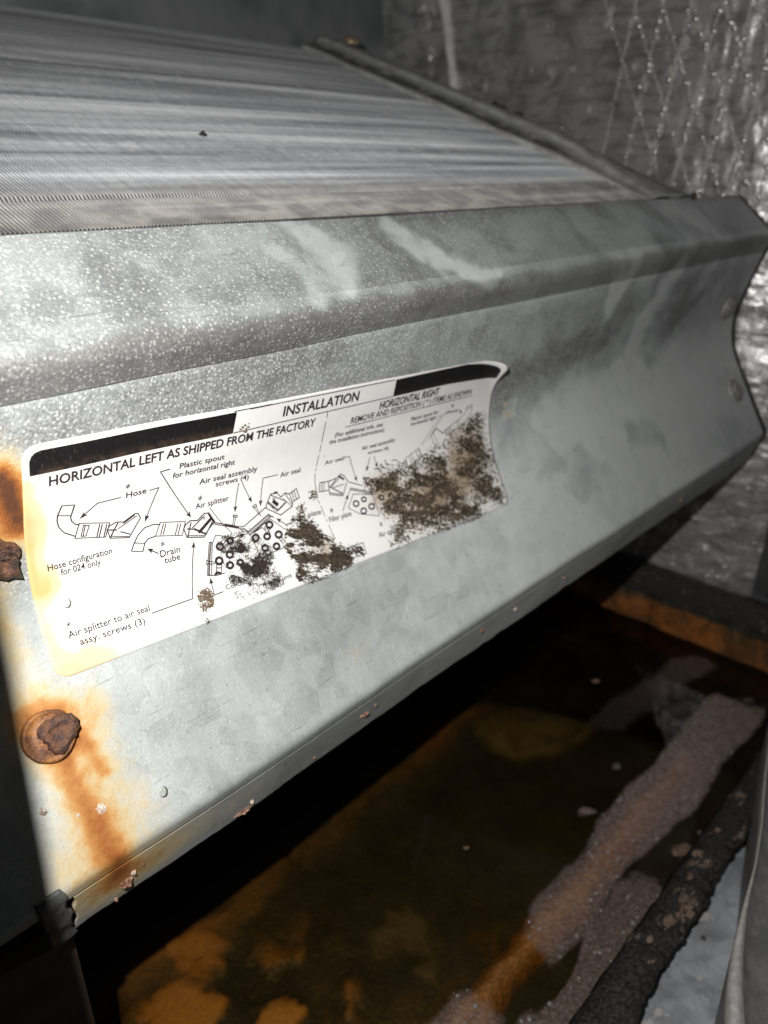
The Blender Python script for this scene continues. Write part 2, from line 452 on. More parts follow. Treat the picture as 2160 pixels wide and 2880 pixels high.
(1.2,0,[0.6141,0.4448,0.6205,0.4436,0.6217,0.4469,0.6153,0.448,0.6141,0.4448]),
(1,0,[0.6165,0.4481,0.6233,0.4616,0.626,0.4654,0.6256,0.4609,0.6199,0.4474]),
(1,1,[0.4037,0.3594,0.3711,0.3571,0.3462,0.3726]),
(1,1,[0.4452,0.3627,0.4593,0.3629,0.4349,0.4095]),
(1.2,1,[0.4764,0.3383,0.4617,0.3382,0.5065,0.4277]),
(1.3,1,[0.4465,0.4628,0.4313,0.4496]),
(1.2,1,[0.4101,0.5398,0.4748,0.5442,0.5042,0.4649]),
(1,1,[0.5931,0.399,0.5813,0.4445]),
(1,1,[0.5993,0.4005,0.614,0.4384]),
(1,1,[0.6679,0.4072,0.6383,0.4045,0.6283,0.4497]),
(1,0,[0.539,0.4224,0.5546,0.4518,0.5697,0.475]),
(1.2,1,[0.5715,0.4825,0.5918,0.4834]),
(1.2,1,[0.6833,0.4951,0.6691,0.4941,0.6535,0.4779]),
(1.2,1,[0.5248,0.5533,0.5088,0.5521,0.5129,0.5255]),
(1,1,[0.8098,0.4172,0.8235,0.4193,0.8308,0.4474,0.8361,0.4693]),
(1,1,[0.8734,0.4337,0.8609,0.458]),
(1,1,[0.8825,0.4345,0.8901,0.4581]),
(1,1,[0.7902,0.5093,0.8112,0.4849]),
(0.8,0,[1.062,0.4011,1.0696,0.4001,1.0126,0.4466]),
(0.8,1,[1.1225,0.4003,1.1369,0.4122]),
(0.8,0,[1.0853,0.4008,1.0774,0.4001,1.033,0.4415]),
(1.2,0,[0.7529,0.4468,0.7719,0.4499,0.7897,0.4498,0.8003,0.4451,0.8078,0.4503,0.8156,0.4634,0.8473,0.4804]),
(1.2,0,[0.7529,0.4468,0.749,0.4623,0.769,0.4652]),
(1.2,0,[0.7719,0.4499,0.7701,0.4732,0.7983,0.4841,0.8122,0.464]),
(1,0,[0.7624,0.4483,0.7584,0.4636]),
(1,0,[0.7578,0.4476,0.7539,0.4628]),
(1,0,[0.7758,0.4611,0.7985,0.4501]),
(1.6,0,[0.7705,0.458,0.7986,0.4802]),
(1,0,[0.7792,0.4636,0.8051,0.465]),
(1,0,[0.7707,0.4703,0.7982,0.4816]),
(1,0,[0.7896,0.4507,0.776,0.4596]),
(3,0,[0.7961,0.447,0.8067,0.4568]),
(1,0,[0.819,0.476,0.8678,0.4986,0.8656,0.5012,0.8171,0.4785,0.819,0.476]),
(0.9,0,[0.8209,0.4768,0.822,0.4803]),
(0.9,0,[0.8253,0.4789,0.8265,0.4823]),
(0.9,0,[0.8298,0.4809,0.831,0.4844]),
(0.9,0,[0.8343,0.483,0.8355,0.4865]),
(0.9,0,[0.8388,0.4851,0.84,0.4886]),
(0.9,0,[0.8434,0.4872,0.8446,0.4907]),
(0.9,0,[0.8479,0.4893,0.849,0.4928]),
(0.9,0,[0.8525,0.4914,0.8534,0.4949]),
(0.9,0,[0.857,0.4935,0.8579,0.497]),
(0.9,0,[0.8614,0.4956,0.8624,0.4991]),
(1,0,[0.8111,0.4855,0.8188,0.4768]),
(1,0,[0.8684,0.5033,0.822,0.4881,0.8037,0.5082,0.8247,0.5263,0.8662,0.5438]),
(1,0,[0.8666,0.5021,0.8666,0.5429]),
(1,0,[0.8786,0.5057,0.8904,0.5357]),
(2.4,0,[0.8291,0.5083,0.8281,0.5099,0.8262,0.5109,0.8238,0.5113,0.8214,0.5109,0.8193,0.5099,0.8176,0.5083,0.8168,0.5064,0.817,0.5045,0.818,0.5029,0.8199,0.5018,0.8222,0.5014,0.8246,0.5018,0.8268,0.5029,0.8285,0.5045,0.8293,0.5064,0.8291,0.5083]),
(2.4,0,[0.8411,0.5258,0.8399,0.5274,0.838,0.5285,0.8356,0.5288,0.8332,0.5284,0.831,0.5273,0.8295,0.5257,0.8288,0.5238,0.8291,0.522,0.8302,0.5204,0.8322,0.5193,0.8345,0.519,0.837,0.5194,0.8392,0.5204,0.8407,0.522,0.8414,0.5239,0.8411,0.5258]),
(2.4,0,[0.8619,0.524,0.8607,0.5256,0.8588,0.5267,0.8563,0.527,0.8538,0.5266,0.8516,0.5255,0.85,0.5239,0.8493,0.522,0.8496,0.5201,0.8508,0.5185,0.8528,0.5175,0.8552,0.5171,0.8577,0.5175,0.8599,0.5186,0.8615,0.5202,0.8622,0.5221,0.8619,0.524]),
(2.4,0,[0.8479,0.5061,0.847,0.5074,0.8455,0.5083,0.8435,0.5086,0.8415,0.5083,0.8397,0.5074,0.8383,0.5061,0.8377,0.5045,0.8378,0.503,0.8386,0.5017,0.8402,0.5008,0.8421,0.5005,0.8441,0.5008,0.8459,0.5016,0.8473,0.503,0.848,0.5045,0.8479,0.5061]),
(2.4,0,[0.8896,0.5156,0.8886,0.5169,0.8869,0.5178,0.8849,0.5181,0.8828,0.5178,0.8809,0.5169,0.8796,0.5155,0.879,0.514,0.8792,0.5124,0.8802,0.5111,0.8819,0.5102,0.8839,0.5099,0.886,0.5102,0.8879,0.5111,0.8892,0.5124,0.8898,0.514,0.8896,0.5156]),
(1,0,[0.8521,0.466,0.8593,0.4687,0.8579,0.4714,0.8507,0.4687,0.8521,0.466]),
(1,0,[0.853,0.47,0.8493,0.4779]),
(1,0,[0.8566,0.4711,0.8533,0.479]),
(1.2,0,[0.9268,0.4544,0.9371,0.4564,0.9513,0.4682,0.9629,0.4646,0.9657,0.478]),
(0.9,0,[0.9646,0.4604,1.0048,0.4508,1.0119,0.4685,0.967,0.4784,0.9646,0.4604]),
(1.1,0,[0.9744,0.4587,0.9804,0.4736]),
(1.1,0,[0.9809,0.4573,0.987,0.4723]),
(1.1,0,[0.9945,0.4545,1.0008,0.4696]),
(1.1,0,[1.0022,0.453,1.0085,0.4681]),
(1.4,0,[1.0396,0.4346,1.0563,0.4248,1.0769,0.4391,1.0878,0.4341]),
(0.8,0,[1.0396,0.4346,1.0536,0.4621]),
(0.8,0,[1.0462,0.431,1.0619,0.459]),
(1.1,0,[1.0852,0.4328,1.0917,0.449]),
(1.1,0,[1.0915,0.4311,1.0982,0.4474]),
(1.1,0,[1.0978,0.4294,1.1048,0.4458]),
(1.1,0,[1.1196,0.4236,1.1274,0.4403]),
(1.1,0,[1.1266,0.4218,1.1347,0.4386]),
(0.9,0,[1.0824,0.4363,1.1304,0.4211,1.1467,0.4151,1.1502,0.4022,1.1677,0.3995,1.1683,0.4134,1.1514,0.4305,1.1325,0.4383,1.0897,0.4467]),
(0.8,0,[1.1502,0.4022,1.1492,0.4063,1.1671,0.4059]),
(0.9,0,[1.0539,0.4605,1.0378,0.477,1.0197,0.4671,0.9931,0.4753]),
(1,0,[0.6805,0.5664,0.8086,0.575,0.8068,0.5945,0.6796,0.5833,0.6805,0.5664]),
(0.9,0,[0.761,0.3177,0.7608,0.3217,0.7606,0.3258,0.7604,0.3298]),
(0.9,0,[0.7601,0.336,0.7595,0.3488,0.7587,0.3617,0.7575,0.3745]),
(0.9,0,[0.7569,0.3783,0.7561,0.3829,0.7552,0.3874,0.7543,0.392]),
(0.9,0,[0.7532,0.3969,0.7515,0.4032,0.7498,0.4096,0.7482,0.416]),
(0.9,0,[0.7471,0.4193,0.7467,0.4207,0.7462,0.4222,0.7457,0.4237]),
(0.9,0,[0.7448,0.4276,0.7427,0.4419,0.7429,0.4567,0.7438,0.4715]),
(0.9,0,[0.7443,0.4759,0.7448,0.4779,0.7452,0.4799,0.7457,0.4819]),
(0.9,0,[0.7467,0.4864,0.7481,0.4934,0.7493,0.5003,0.7504,0.5072]),
(0.9,0,[0.7511,0.5117,0.7513,0.5133,0.7515,0.515,0.7517,0.5167]),
(0.9,0,[0.7524,0.522,0.7533,0.5298,0.7537,0.5375,0.7542,0.5452]),
]
BAND_L = [(0.2905, 0.2897), (0.2915, 0.2708), (0.2939, 0.2644), (0.2985, 0.2601), (0.3052, 0.2583), (0.4283, 0.2656), (0.5803, 0.2751), (0.5764, 0.3086), (0.4192, 0.2977)]
BAND_R = [(0.9162, 0.2942), (1.0104, 0.2981), (1.1175, 0.3029)]
BAND_R2 = [(1.0681, 0.335), (0.916, 0.3263)]
M1 = [(0.5565, 0.4731), (0.5704, 0.4795), (0.5895, 0.4826), (0.6028, 0.4995), (0.6112, 0.5167), (0.6273, 0.5297), (0.6305, 0.5511), (0.6162, 0.5585), (0.6263, 0.5735), (0.6131, 0.583), (0.585, 0.5752), (0.5408, 0.5573), (0.542, 0.5369), (0.5408, 0.5208), (0.5455, 0.4967)]
M2 = [(0.6791, 0.491), (0.7023, 0.4893), (0.7252, 0.5117), (0.7337, 0.526), (0.7509, 0.5416), (0.7589, 0.5700), (0.8012, 0.5790), (0.8018, 0.5943), (0.7711, 0.6020), (0.7228, 0.6040), (0.6753, 0.5950), (0.6523, 0.5837), (0.667, 0.5631), (0.6569, 0.5368), (0.6592, 0.5155)]
M3 = [(0.8482, 0.4681), (0.8984, 0.4565), (0.938, 0.4639), (0.9679, 0.4786), (1.0086, 0.4727), (1.052, 0.4565), (1.0898, 0.445), (1.1449, 0.4333), (1.1952, 0.4194), (1.2107, 0.4374), (1.2111, 0.4668), (1.228, 0.5043), (1.2162, 0.5469), (1.2197, 0.5909), (1.2112, 0.6293), (1.0898, 0.6295), (0.9672, 0.6129), (0.8678, 0.6035), (0.8955, 0.5609), (0.8702, 0.5491), (0.8709, 0.5196)]
M4 = [(0.488, 0.5359), (0.5039, 0.5384), (0.5103, 0.5501), (0.4999, 0.5667), (0.4845, 0.5694), (0.4783, 0.5551)]

# ------------------------------------------------------------------ the folded sheet's cross-section (Y, Z) in modules
def fillet(P, rs, n=10):
    P = [np.array(p, float) for p in P]
    out = [P[0]]
    for i in range(1, len(P) - 1):
        a, b, c = P[i - 1], P[i], P[i + 1]
        u = (a - b) / np.linalg.norm(a - b); w = (c - b) / np.linalg.norm(c - b)
        ang = math.acos(np.clip(u @ w, -1, 1)); T = rs[i] / math.tan(ang / 2)
        p0 = b + u * T; p1 = b + w * T
        mdir = (u + w) / np.linalg.norm(u + w); cen = b + mdir * rs[i] / math.sin(ang / 2)
        a0 = math.atan2(*(p0 - cen)[::-1]); a1 = math.atan2(*(p1 - cen)[::-1])
        d = (a1 - a0 + math.pi) % (2 * math.pi) - math.pi
        for k in range(n + 1):
            t = a0 + d * k / n
            out.append(cen + rs[i] * np.array([math.cos(t), math.sin(t)]))
    out.append(P[-1])
    return np.array(out)

PR = fillet([(.9300, -.0670), (.7986, -.1815), (.822, -.228), (.8921, -.483), (.706, -.793), (.740, -.9008)], [0, .03, .03, .236, .022, 0], 16)
SS = np.concatenate([[0], np.cumsum(np.linalg.norm(np.diff(PR, axis=0), axis=1))])
SS = SS - (SS[np.argmin(np.hypot(PR[:, 0] - .822, PR[:, 1] + .228))] - .1936)     # measured so that the face starts near 0.19
SMIN, SMAX = SS[0], SS[-1]
def prof(s):
    return np.interp(s, SS, PR[:, 0]), np.interp(s, SS, PR[:, 1])
def pnorm(s):
    e = 0.004
    y0, z0 = prof(np.clip(s - e, SMIN, SMAX)); y1, z1 = prof(np.clip(s + e, SMIN, SMAX))
    dy, dz = y1 - y0, z1 - z0
    l = np.hypot(dy, dz)
    return dz / l, -dy / l          # towards the viewer

def pdisp(x, s):
    """the sheet is slightly buckled"""
    return (fbm(x * 2.2, s * 2.5, 9, 3) - .5) * .010 + (fbm(x * 14, s * 14, 13, 3) - .5) * .0012

def on_panel(x, s, off=0.0):
    y, z = prof(s); ny, nz = pnorm(s)
    off = off + pdisp(x, s)
    return x, y + ny * off, z + nz * off

def panel_pts(x, s, off=0.0):
    x, y, z = on_panel(np.asarray(x, float), np.asarray(s, float), off)
    return np.stack([x * U, y * U, z * U + Z0], 1)

def stain(x, s):
    """weathering of the sheet: R rust, G white oxide grain, B grime, A overall tone, partly offsetting the flash falloff"""
    s = np.where(s < .13, .13 - (.13 - s) * .13 / (.13 - SMIN), s)
    w1 = (fbm(x * 9, s * 9, 3) - .5); w2 = (fbm(x * 9, s * 9, 5) - .5)
    xs = x + w1 * .05; sv = s + w2 * .05
    xr = x + w1 * .02; sr = s + w2 * .03
    big = fbm(x * 3.2, s * 5, 7)
    w5 = fbm(x * 30, s * 30, 97) - .5; w6 = fbm(x * 30, s * 30, 98) - .5
    R = 0.62 * blob(xr, sr, .235, .325, .052, .062) ** .7
    R += 0.26 * blob(xr, sr, .232, .47, .020, .08)
    R += 0.62 * np.exp(-(polydist(xr, sr, [(.262, .285), (.277, .36)]) / .016) ** 2)
    ring = np.hypot((xr - .232), (sr - .622) * .85)
    R += 0.40 * np.exp(-((ring - .026) / .016) ** 2) * (.35 + .65 * sstep(.01, -.03, sr - .622))
    R += 0.37 * np.exp(-(polydist(xr, sr, [(.233, .655), (.232, .70), (.238, .755), (.243, .80), (.253, .85)]) / .019) ** 2)
    R += 0.28 * np.exp(-(polydist(xr, sr, [(.25, .625), (.27, .66), (.275, .70)]) / .012) ** 2)
    R += 0.21 * blob(xs, sv, .26, .73, .066, .12) + .10 * blob(xs, sv, .24, .68, .11, .19)
    R += 0.20 * blob(xs, sv, .215, .585, .035, .05)
    R += 0.22 * blob(xs, sv, .285, .62, .03, .03)
    R += 0.20 * blob(xs, sv, .20, .80, .06, .05)
    patch = sstep(.004, -.004, np.abs(x - 1.303 + .3 * (s - .44) + .012 * w1) - .026) * sstep(.004, -.004, np.abs(s - .437 + .012 * w2) - .020)
    R += 0.30 * patch * sstep(.40, .62, fbm(x * 60, s * 60, 87))
    R += 0.14 * blob(xs, sv, .72, .735, .05, .04) + 0.10 * blob(xs, sv, .80, .64, .05, .03)
    R += 0.30 * blob(x, s, .27, .87, .09, .04) + .13 * blob(x, s, .42, .86, .2, .05)
    G = np.where(s < .13, .80, 1.0) * (1 - sstep(.40, .50, s + .12 * w1))
    G = G * (0.62 + 0.75 * fbm(x * 5, s * 6, 21)) + 0.22
    G *= np.where(s < .13, 0.70, np.where(s < .196, .62, 1.0))
    A = 0.53 + 0.34 * (big - .5) + .34 * sstep(.5, 1.9, x)  # tone lifted along x to make up for the flash falloff
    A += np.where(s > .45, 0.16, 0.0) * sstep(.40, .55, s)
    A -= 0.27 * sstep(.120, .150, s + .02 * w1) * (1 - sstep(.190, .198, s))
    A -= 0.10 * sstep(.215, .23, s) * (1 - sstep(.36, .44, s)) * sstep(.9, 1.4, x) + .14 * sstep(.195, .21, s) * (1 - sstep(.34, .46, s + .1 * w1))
    # drips and wiped smears
    def smear(pts, w, v):
        return v * np.exp(-(polydist(x + w1 * .10 + .05 * w5, s + w2 * .06 + .04 * w6, pts) / w) ** 4)
    wipe = smear([(.80, .015), (.835, .05), (.80, .09)], .035, .32) + smear([(.985, .01), (1.03, .09), (1.14, .125)], .022, .36)
    wipe += smear([(.70, .03), (.745, .08), (.70, .115)], .022, .22)
    wipe += smear([(1.93, .20), (1.86, .30), (1.84, .37)], .045, .36) + smear([(1.66, .19), (1.63, .26)], .045, .36)
    wipe += smear([(2.20, .20), (2.14, .26)], .03, .2) + smear([(2.35, .22), (2.33, .3)], .03, .15)
    wipe += smear([(1.50, .53), (1.80, .47), (2.05, .52)], .05, .22) + smear([(2.15, .50), (2.22, .60)], .03, .22)
    wipe += smear([(1.75, .60), (1.70, .66)], .03, .16) + smear([(1.95, .63), (1.94, .70)], .02, .24)
    cl = fbm(x * 4.5 - s * 3.0, s * 4.0, 71, 7) 
    A += (sstep(.46, .54, cl) - .5) * .17 * sstep(.9, 1.6, x) + (sstep(.46, .54, fbm(x * 7, s * 9, 73, 7)) - .5) * .07
    A += 1.25 * wipe
    A -= smear([(1.72, .26), (1.60, .345), (1.45, .385), (1.26, .385)], .06, .27) + smear([(2.16, .26), (2.04, .36)], .06, .27)
    A -= smear([(1.77, .62), (1.86, .63), (1.92, .69)], .035, .22) + smear([(1.55, .62), (1.42, .70)], .04, .10)
    A -= smear([(.42, .70), (.55, .66)], .05, .08) + smear([(.68, .66), (.60, .74)], .05, .08)
    A += .22 * patch
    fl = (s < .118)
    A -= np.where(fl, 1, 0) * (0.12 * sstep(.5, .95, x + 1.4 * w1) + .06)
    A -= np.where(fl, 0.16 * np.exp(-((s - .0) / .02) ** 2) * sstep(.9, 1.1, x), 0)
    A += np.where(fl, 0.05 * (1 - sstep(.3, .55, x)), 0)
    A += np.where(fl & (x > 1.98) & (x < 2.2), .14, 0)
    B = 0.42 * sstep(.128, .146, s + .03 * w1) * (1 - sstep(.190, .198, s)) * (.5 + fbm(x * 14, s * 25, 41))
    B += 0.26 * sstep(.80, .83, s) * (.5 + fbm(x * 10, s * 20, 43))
    B += 0.30 * blob(x, s, 1.02, .44, .07, .0001)
    return np.stack([np.clip(R, 0, 1.1), np.clip(G - 1.6 * np.clip(wipe, 0, 1), 0.05, 1), np.clip(B, 0, 1), np.clip(A, 0.02, 1)], -1)

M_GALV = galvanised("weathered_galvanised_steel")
xcols = np.unique(np.round(np.concatenate([np.arange(-.08, .62, .0035), np.arange(.62, 1.5, .006), np.arange(1.5, 2.561, .009), [2.56]]), 5))
panel = empty("air_seal_panel", W(1.2, .76, -.9))
tag(panel, "long folded galvanised sheet-metal panel below the fin rows, stained with rust at one end", "metal panel")

def sheet_part(name, s0, s1, n, xs, dent=True, left_jag=0.0, edge_jag=0.0):
    sv = np.linspace(s0, s1, n)
    X, S = np.meshgrid(xs, sv)
    if left_jag:
        k = np.exp(-(X - xs[0]) / .012)
        X = X + k * left_jag * (fbm(S * 60, S * 0 + 3, 51) - .35)
    if edge_jag:
        e = np.exp(-(s1 - S) / .006)
        S = S - e * edge_jag * np.clip(fbm(X * 40, X * 0 + 8, 61) - .42, 0, 1)
    v = panel_pts(X.ravel(), S.ravel())
    o = mesh_obj(name, v, grid_faces(n, len(xs), True), M_GALV, panel)
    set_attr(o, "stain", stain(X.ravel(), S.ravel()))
    return o

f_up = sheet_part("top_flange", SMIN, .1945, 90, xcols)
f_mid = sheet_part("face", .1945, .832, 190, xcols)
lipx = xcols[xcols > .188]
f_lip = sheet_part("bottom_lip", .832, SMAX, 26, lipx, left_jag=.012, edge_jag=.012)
for o in (f_up, f_mid, f_lip):
    md = o.modifiers.new("thickness", 'SOLIDIFY')
    md.thickness = .0009; md.offset = -1
f_up["label"] = "upper flange with white wiped smears"
f_lip["label"] = "dark narrow folded lower lip"

def panel_frame(x, s, off=0.0):
    """origin, along-X, down-the-sheet, outward"""
    o = np.array(on_panel(x, s, off)); ny, nz = pnorm(s)
    n = np.array([0, float(ny), float(nz)]); a = np.array([1.0, 0, 0]); d = np.cross(n, a)
    return o, a, d, n

# ---- screws
def rust_metal(name, wet=0.3):
    t = NT(name)
    p = t.pos()
    n = t.noise(p, 330, 6, 0.65, 0.6); n2 = t.noise(p, 1500, 4)
    c = t.ramp(t.math('ADD', t.math('MULTIPLY', n, 0.8), t.math('MULTIPLY', n2, 0.25)), [(0.25, (0.36, 0.19, 0.06)), (0.45, (0.30, 0.12, 0.03)), (0.58, (0.14, 0.055, 0.025)), (0.8, (0.05, 0.03, 0.028))])
    t.set(c, t.math('SUBTRACT', 0.62, t.math('MULTIPLY', n, wet)), 0.0, 0.5)
    t.bump(t.math('ADD', n, t.math('MULTIPLY', n2, 0.4)), 0.6, 0.0006)
    return t.m
M_RUST = rust_metal("rusted_screw_steel")
M_RUSTDARK = simple("dark_crusted_rust", (0.045, 0.03, 0.028), (0.16, 0.07, 0.035), 500, 0.5, 0.1, 0.9, 0.0006)
M_BRIGHT = simple("dull_zinc_screw", (0.34, 0.33, 0.31), (0.30, 0.20, 0.13), 350, 0.5, 0.2, 0.4, lo=.5, hi=.75)

def lathe(o, a, d, n, prof_pts, seg=36, wob=0.0, tilt=(0, 0), seed=0):
    rs = np.random.RandomState(seed)
    wv = rs.rand(seg); wv = 1 + wob * ((wv + np.roll(wv, 1) + np.roll(wv, -1)) / 3 - .5) * 1.7
    V = []
    for r, h in prof_pts:
        for k in range(seg):
            an = 2 * math.pi * k / seg
            u, w = r * wv[k] * math.cos(an), r * wv[k] * math.sin(an)
            P = o + a * u + d * w + n * (h + tilt[0] * u + tilt[1] * w)
            V.append(W(*P))
    F = []
    m_ = len(prof_pts)
    for i in range(m_ - 1):
        for k in range(seg):
            k2 = (k + 1) % seg
            F.append((i * seg + k, i * seg + k2, (i + 1) * seg + k2, (i + 1) * seg + k))
    V.append(W(*(o + n * prof_pts[-1][1])))
    c = len(V) - 1
    for k in range(seg):
        F.append(((m_ - 1) * seg + k, (m_ - 1) * seg + (k + 1) % seg, c))
    return V, F

def screw(x, s, r, mat_w, mat_h, seed, boss=(.25, .0), wob=.05, label=None, fl=1.0):
    o, a, d, n = panel_frame(x, s, .002)
    V, F = lathe(o, a, d, n, [(r * 1.02, -.004), (r * 1.04, .004 * fl), (r, .008 * fl), (r * .90, .0085 * fl), (r * .86, .0070 * fl), (r * .62, .0095 * fl), (r * .3, .0100 * fl)], 40, wob, (0, 0), seed)
    w = mesh_obj("screw", V, F, mat_w, panel)
    ob = o + a * r * boss[0] + d * r * boss[1]
    V, F = lathe(ob, a, d, n, [(r * .70, .004 * fl), (r * .72, .012 * fl), (r * .60, .017 * fl), (r * .40, .0190 * fl), (r * .34, .0165 * fl), (r * .16, .0155 * fl)], 30, wob * 7, (.10, .03), seed + 1)
    h = mesh_obj("screw_head", V, F, mat_h, w)
    if label: w["label"] = label
    return w
screw(.2300, .628, .0315, M_RUST, M_RUSTDARK, 3, (.30, -.02), .05, "heavily rusted screw bleeding an orange streak")
screw(.2365, .388, .027, M_RUSTDARK, M_RUSTDARK, 8, (.2, .1), .25, "corroded screw beside the label's stained edge")
screw(2.463, .362, .036, M_BRIGHT, M_BRIGHT, 12, (.02, 0), .03, None, .8)
screw(2.460, .636, .036, M_BRIGHT, M_BRIGHT, 15, (.02, 0), .03, None, .8)

# ---- crusts of rust along the lower lip and a few blisters on the face
def crust(x, s, lx, ls, h, mat, seed, parent=panel, name="rust_flake"):
    rs = np.random.RandomState(seed)
    nu, nv = 9, 7
    V = []
    for j in range(nv):
        for i in range(nu):
            u = i / (nu - 1) * 2 - 1; v = j / (nv - 1) * 2 - 1
            q = max(abs(u), abs(v)); an = math.atan2(v, u)
            rad = q * (0.75 + .45 * rs.rand())
            hh = h * (1 - q ** 2) * (0.5 + rs.rand()) - .001
            P = on_panel(x + lx * rad * math.cos(an), min(SMAX + .01, s + ls * rad * math.sin(an)), hh)
            V.append(W(*P))
    return mesh_obj(name, V, grid_faces(nv, nu, True), mat, parent, smooth=False)
M_FLAKE = simple("flaking_rust", (0.16, 0.06, 0.03), (0.40, 0.26, 0.18), 900, 0.7, 0.0, 0.8, 0.0005)
M_PALE = simple("white_blister", (0.62, 0.58, 0.54), (0.45, 0.30, 0.2), 900, 0.6, 0, 0.6)
k = 0
for (x, s, lx, ls, h) in [(.262, .885, .011, .009, .007), (.272, .870, .004, .005, .005), (.285, .862, .003, .003, .004), (.247, .912, .003, .003, .006),
                          (.455, .908, .018, .004, .006), (.47, .897, .004, .003, .005), (.71, .870, .012, .004, .005), (.735, .864, .004, .003, .004),
                          (1.04, .858, .009, .005, .005), (1.16, .862, .006, .004, .005), (1.36, .87, .005, .005, .005), (1.98, .87, .006, .006, .006), (.60, .90, .004, .003, .004)]:
    crust(x, s, lx, ls, h, M_FLAKE if k % 4 != 1 else M_PALE, 70 + k); k += 1
crust(.2545, .742, .008, .009, .0028, M_PALE, 120, name="blister")
crust(.193, .708, .0045, .006, .007, M_PALE, 121, name="blister")
crust(.2275, .735, .003, .004, .002, M_PALE, 122, name="blister")

# ---- black strip along the sheet's far end
M_ENDSTRIP = simple("black_end_strip", (.008, .008, .009), (.02, .02, .02), 400, .8)
gs = np.linspace(SMIN, SMAX - .02, 90)
X, S = np.meshgrid([2.556, 2.566, 2.585, 2.606], gs)
o = mesh_obj("end_strip", panel_pts(X.ravel(), S.ravel(), np.tile([-.014, -.002, .000, -.012], 90) + .006 * (fbm(S.ravel() * 30, X.ravel(), 95) - .5)), grid_faces(90, 4, True), M_ENDSTRIP, panel)

# ---- torn corner tab at the end of the lip, with a rusted gap beside it
M_TAB = galvanised("corner_tab_steel", (0.72, 0.80, 0.86))
xs = np.linspace(.146, .178, 12)
sv = np.linspace(.800, SMAX + .004, 24)
X, S = np.meshgrid(xs, sv)
X = X + np.where(X > .17, .010 * (fbm(S * 70, S * 0, 77) - .4), 0) + (S - .80) * .10
v = panel_pts(X.ravel(), np.minimum(S, SMAX).ravel(), .0045 + .01 * (fbm(X * 40, S * 40, 78) - .5).ravel())
o = mesh_obj("corner_tab", v, grid_faces(24, 12, True), M_TAB, panel)
st = stain(X.ravel(), S.ravel()); st[:, 0] = 0; st[:, 2] = .6; st[:, 3] = .22  # tab toned down for the post's shadow over it
set_attr(o, "stain", st)
md = o.modifiers.new("thickness", 'SOLIDIFY'); md.thickness = .0008; md.offset = -1
xs = np.linspace(.165, .225, 12)
X, S = np.meshgrid(xs, np.linspace(.815, SMAX - .004, 14))
v = panel_pts(X.ravel(), S.ravel(), -.012 + .012 * (fbm(X * 60, S * 60, 79) - .5).ravel())
mesh_obj("torn_edge", v, grid_faces(14, 12, True), M_RUSTDARK, panel)

# ------------------------------------------------------------------ instruction label
LT = 0.0645                                    # the label sits slightly askew
LO = (0.2855, 0.2490); LWID, LHGT = 0.9560, 0.3230
_c, _s = math.cos(LT), math.sin(LT)
def to_uv(X, S):
    dx = X - LO[0]; ds = S - LO[1]
    return dx * _c + ds * _s, -dx * _s + ds * _c
def to_xs(u, v):
    return LO[0] + u * _c - v * _s, LO[1] + u * _s + v * _c
CUR_R = 0.055; CUR_D = 0.060; CN = (math.cos(.75), -math.sin(.75))
def lab_uv(u, v, off):
    """label plane to space: stuck to the sheet, free corner curled outwards"""
    u = np.asarray(u, float); v = np.asarray(v, float)
    d = (u - LWID) * CN[0] + v * CN[1] + CUR_D
    d = np.clip(d, 0, None)
    a = d / CUR_R
    du = CUR_R * np.sin(a) - d
    lift = CUR_R * (1 - np.cos(a))
    uu = u + CN[0] * (du - off * np.sin(a)); vv = v + CN[1] * (du - off * np.sin(a))
    X, S = to_xs(uu, vv)
    return panel_pts(X, S, lift + off * np.cos(a))
def lab(X, S, off):
    u, v = to_uv(np.asarray(X, float), np.asarray(S, float))
    return lab_uv(u, v, off)

def paper_mat():
    t = NT("label_paper")
    p = t.pos()
    R, G, B, A, _ = t.attr("stain")
    n = t.noise(p, 260, 5, 0.6); n2 = t.noise(p, 40, 3)
    r = t.math('ADD', R, t.math('MULTIPLY', t.math('SUBTRACT', n, 0.5), t.math('MULTIPLY', R, 0.7)))
    c = t.mix(t.step(n2, 0.3, 0.7), (0.80, 0.79, 0.775), (0.76, 0.755, 0.75))
    c = t.mix(t.step(r, 0.02, 0.40), c, (0.72, 0.60, 0.36))
    c = t.mix(t.step(r, 0.40, 0.85), c, (0.64, 0.44, 0.19))
    dots = t.math('MULTIPLY', t.step(t.noise(p, 900, 1), 0.79, 0.82), 0.6)
    c = t.mix(dots, c, (0.35, 0.26, 0.2))
    brown = t.math('ADD', G, t.math('MULTIPLY', t.math('SUBTRACT', n, 0.5), G))
    c = t.mix(t.step(brown, 0.12, 0.75), c, (0.36, 0.28, 0.20))
    t.set(c, 0.42, 0.0, 0.45)
    t.bump(t.noise(p, 350, 3), 0.12, 0.0004)
    return t.m
M_PAPER = paper_mat()
M_INK = simple("label_ink", (0.020, 0.015, 0.018), (0.045, 0.030, 0.034), 200, 0.45, 0, 0.0)
def band_mat():
    t = NT("black_band_ink")
    p = t.pos()
    sc = t.noise(t.mapping(p, (1, .15, .15)), 4200, 2)
    c = t.mix(t.math('MULTIPLY', t.step(sc, 0.62, 0.72), 0.35), (0.010, 0.009, 0.010), (0.14, 0.12, 0.11))
    br = t.attr("stain")[0]
    n = t.noise(p, 500, 5)
    c = t.mix(t.math('MULTIPLY', t.math('MULTIPLY', br, 0.30), t.step(n, 0.3, 0.65)), c, (0.16, 0.10, 0.055))
    t.set(c, 0.32, 0, 0.5)
    return t.m
M_BAND = band_mat()

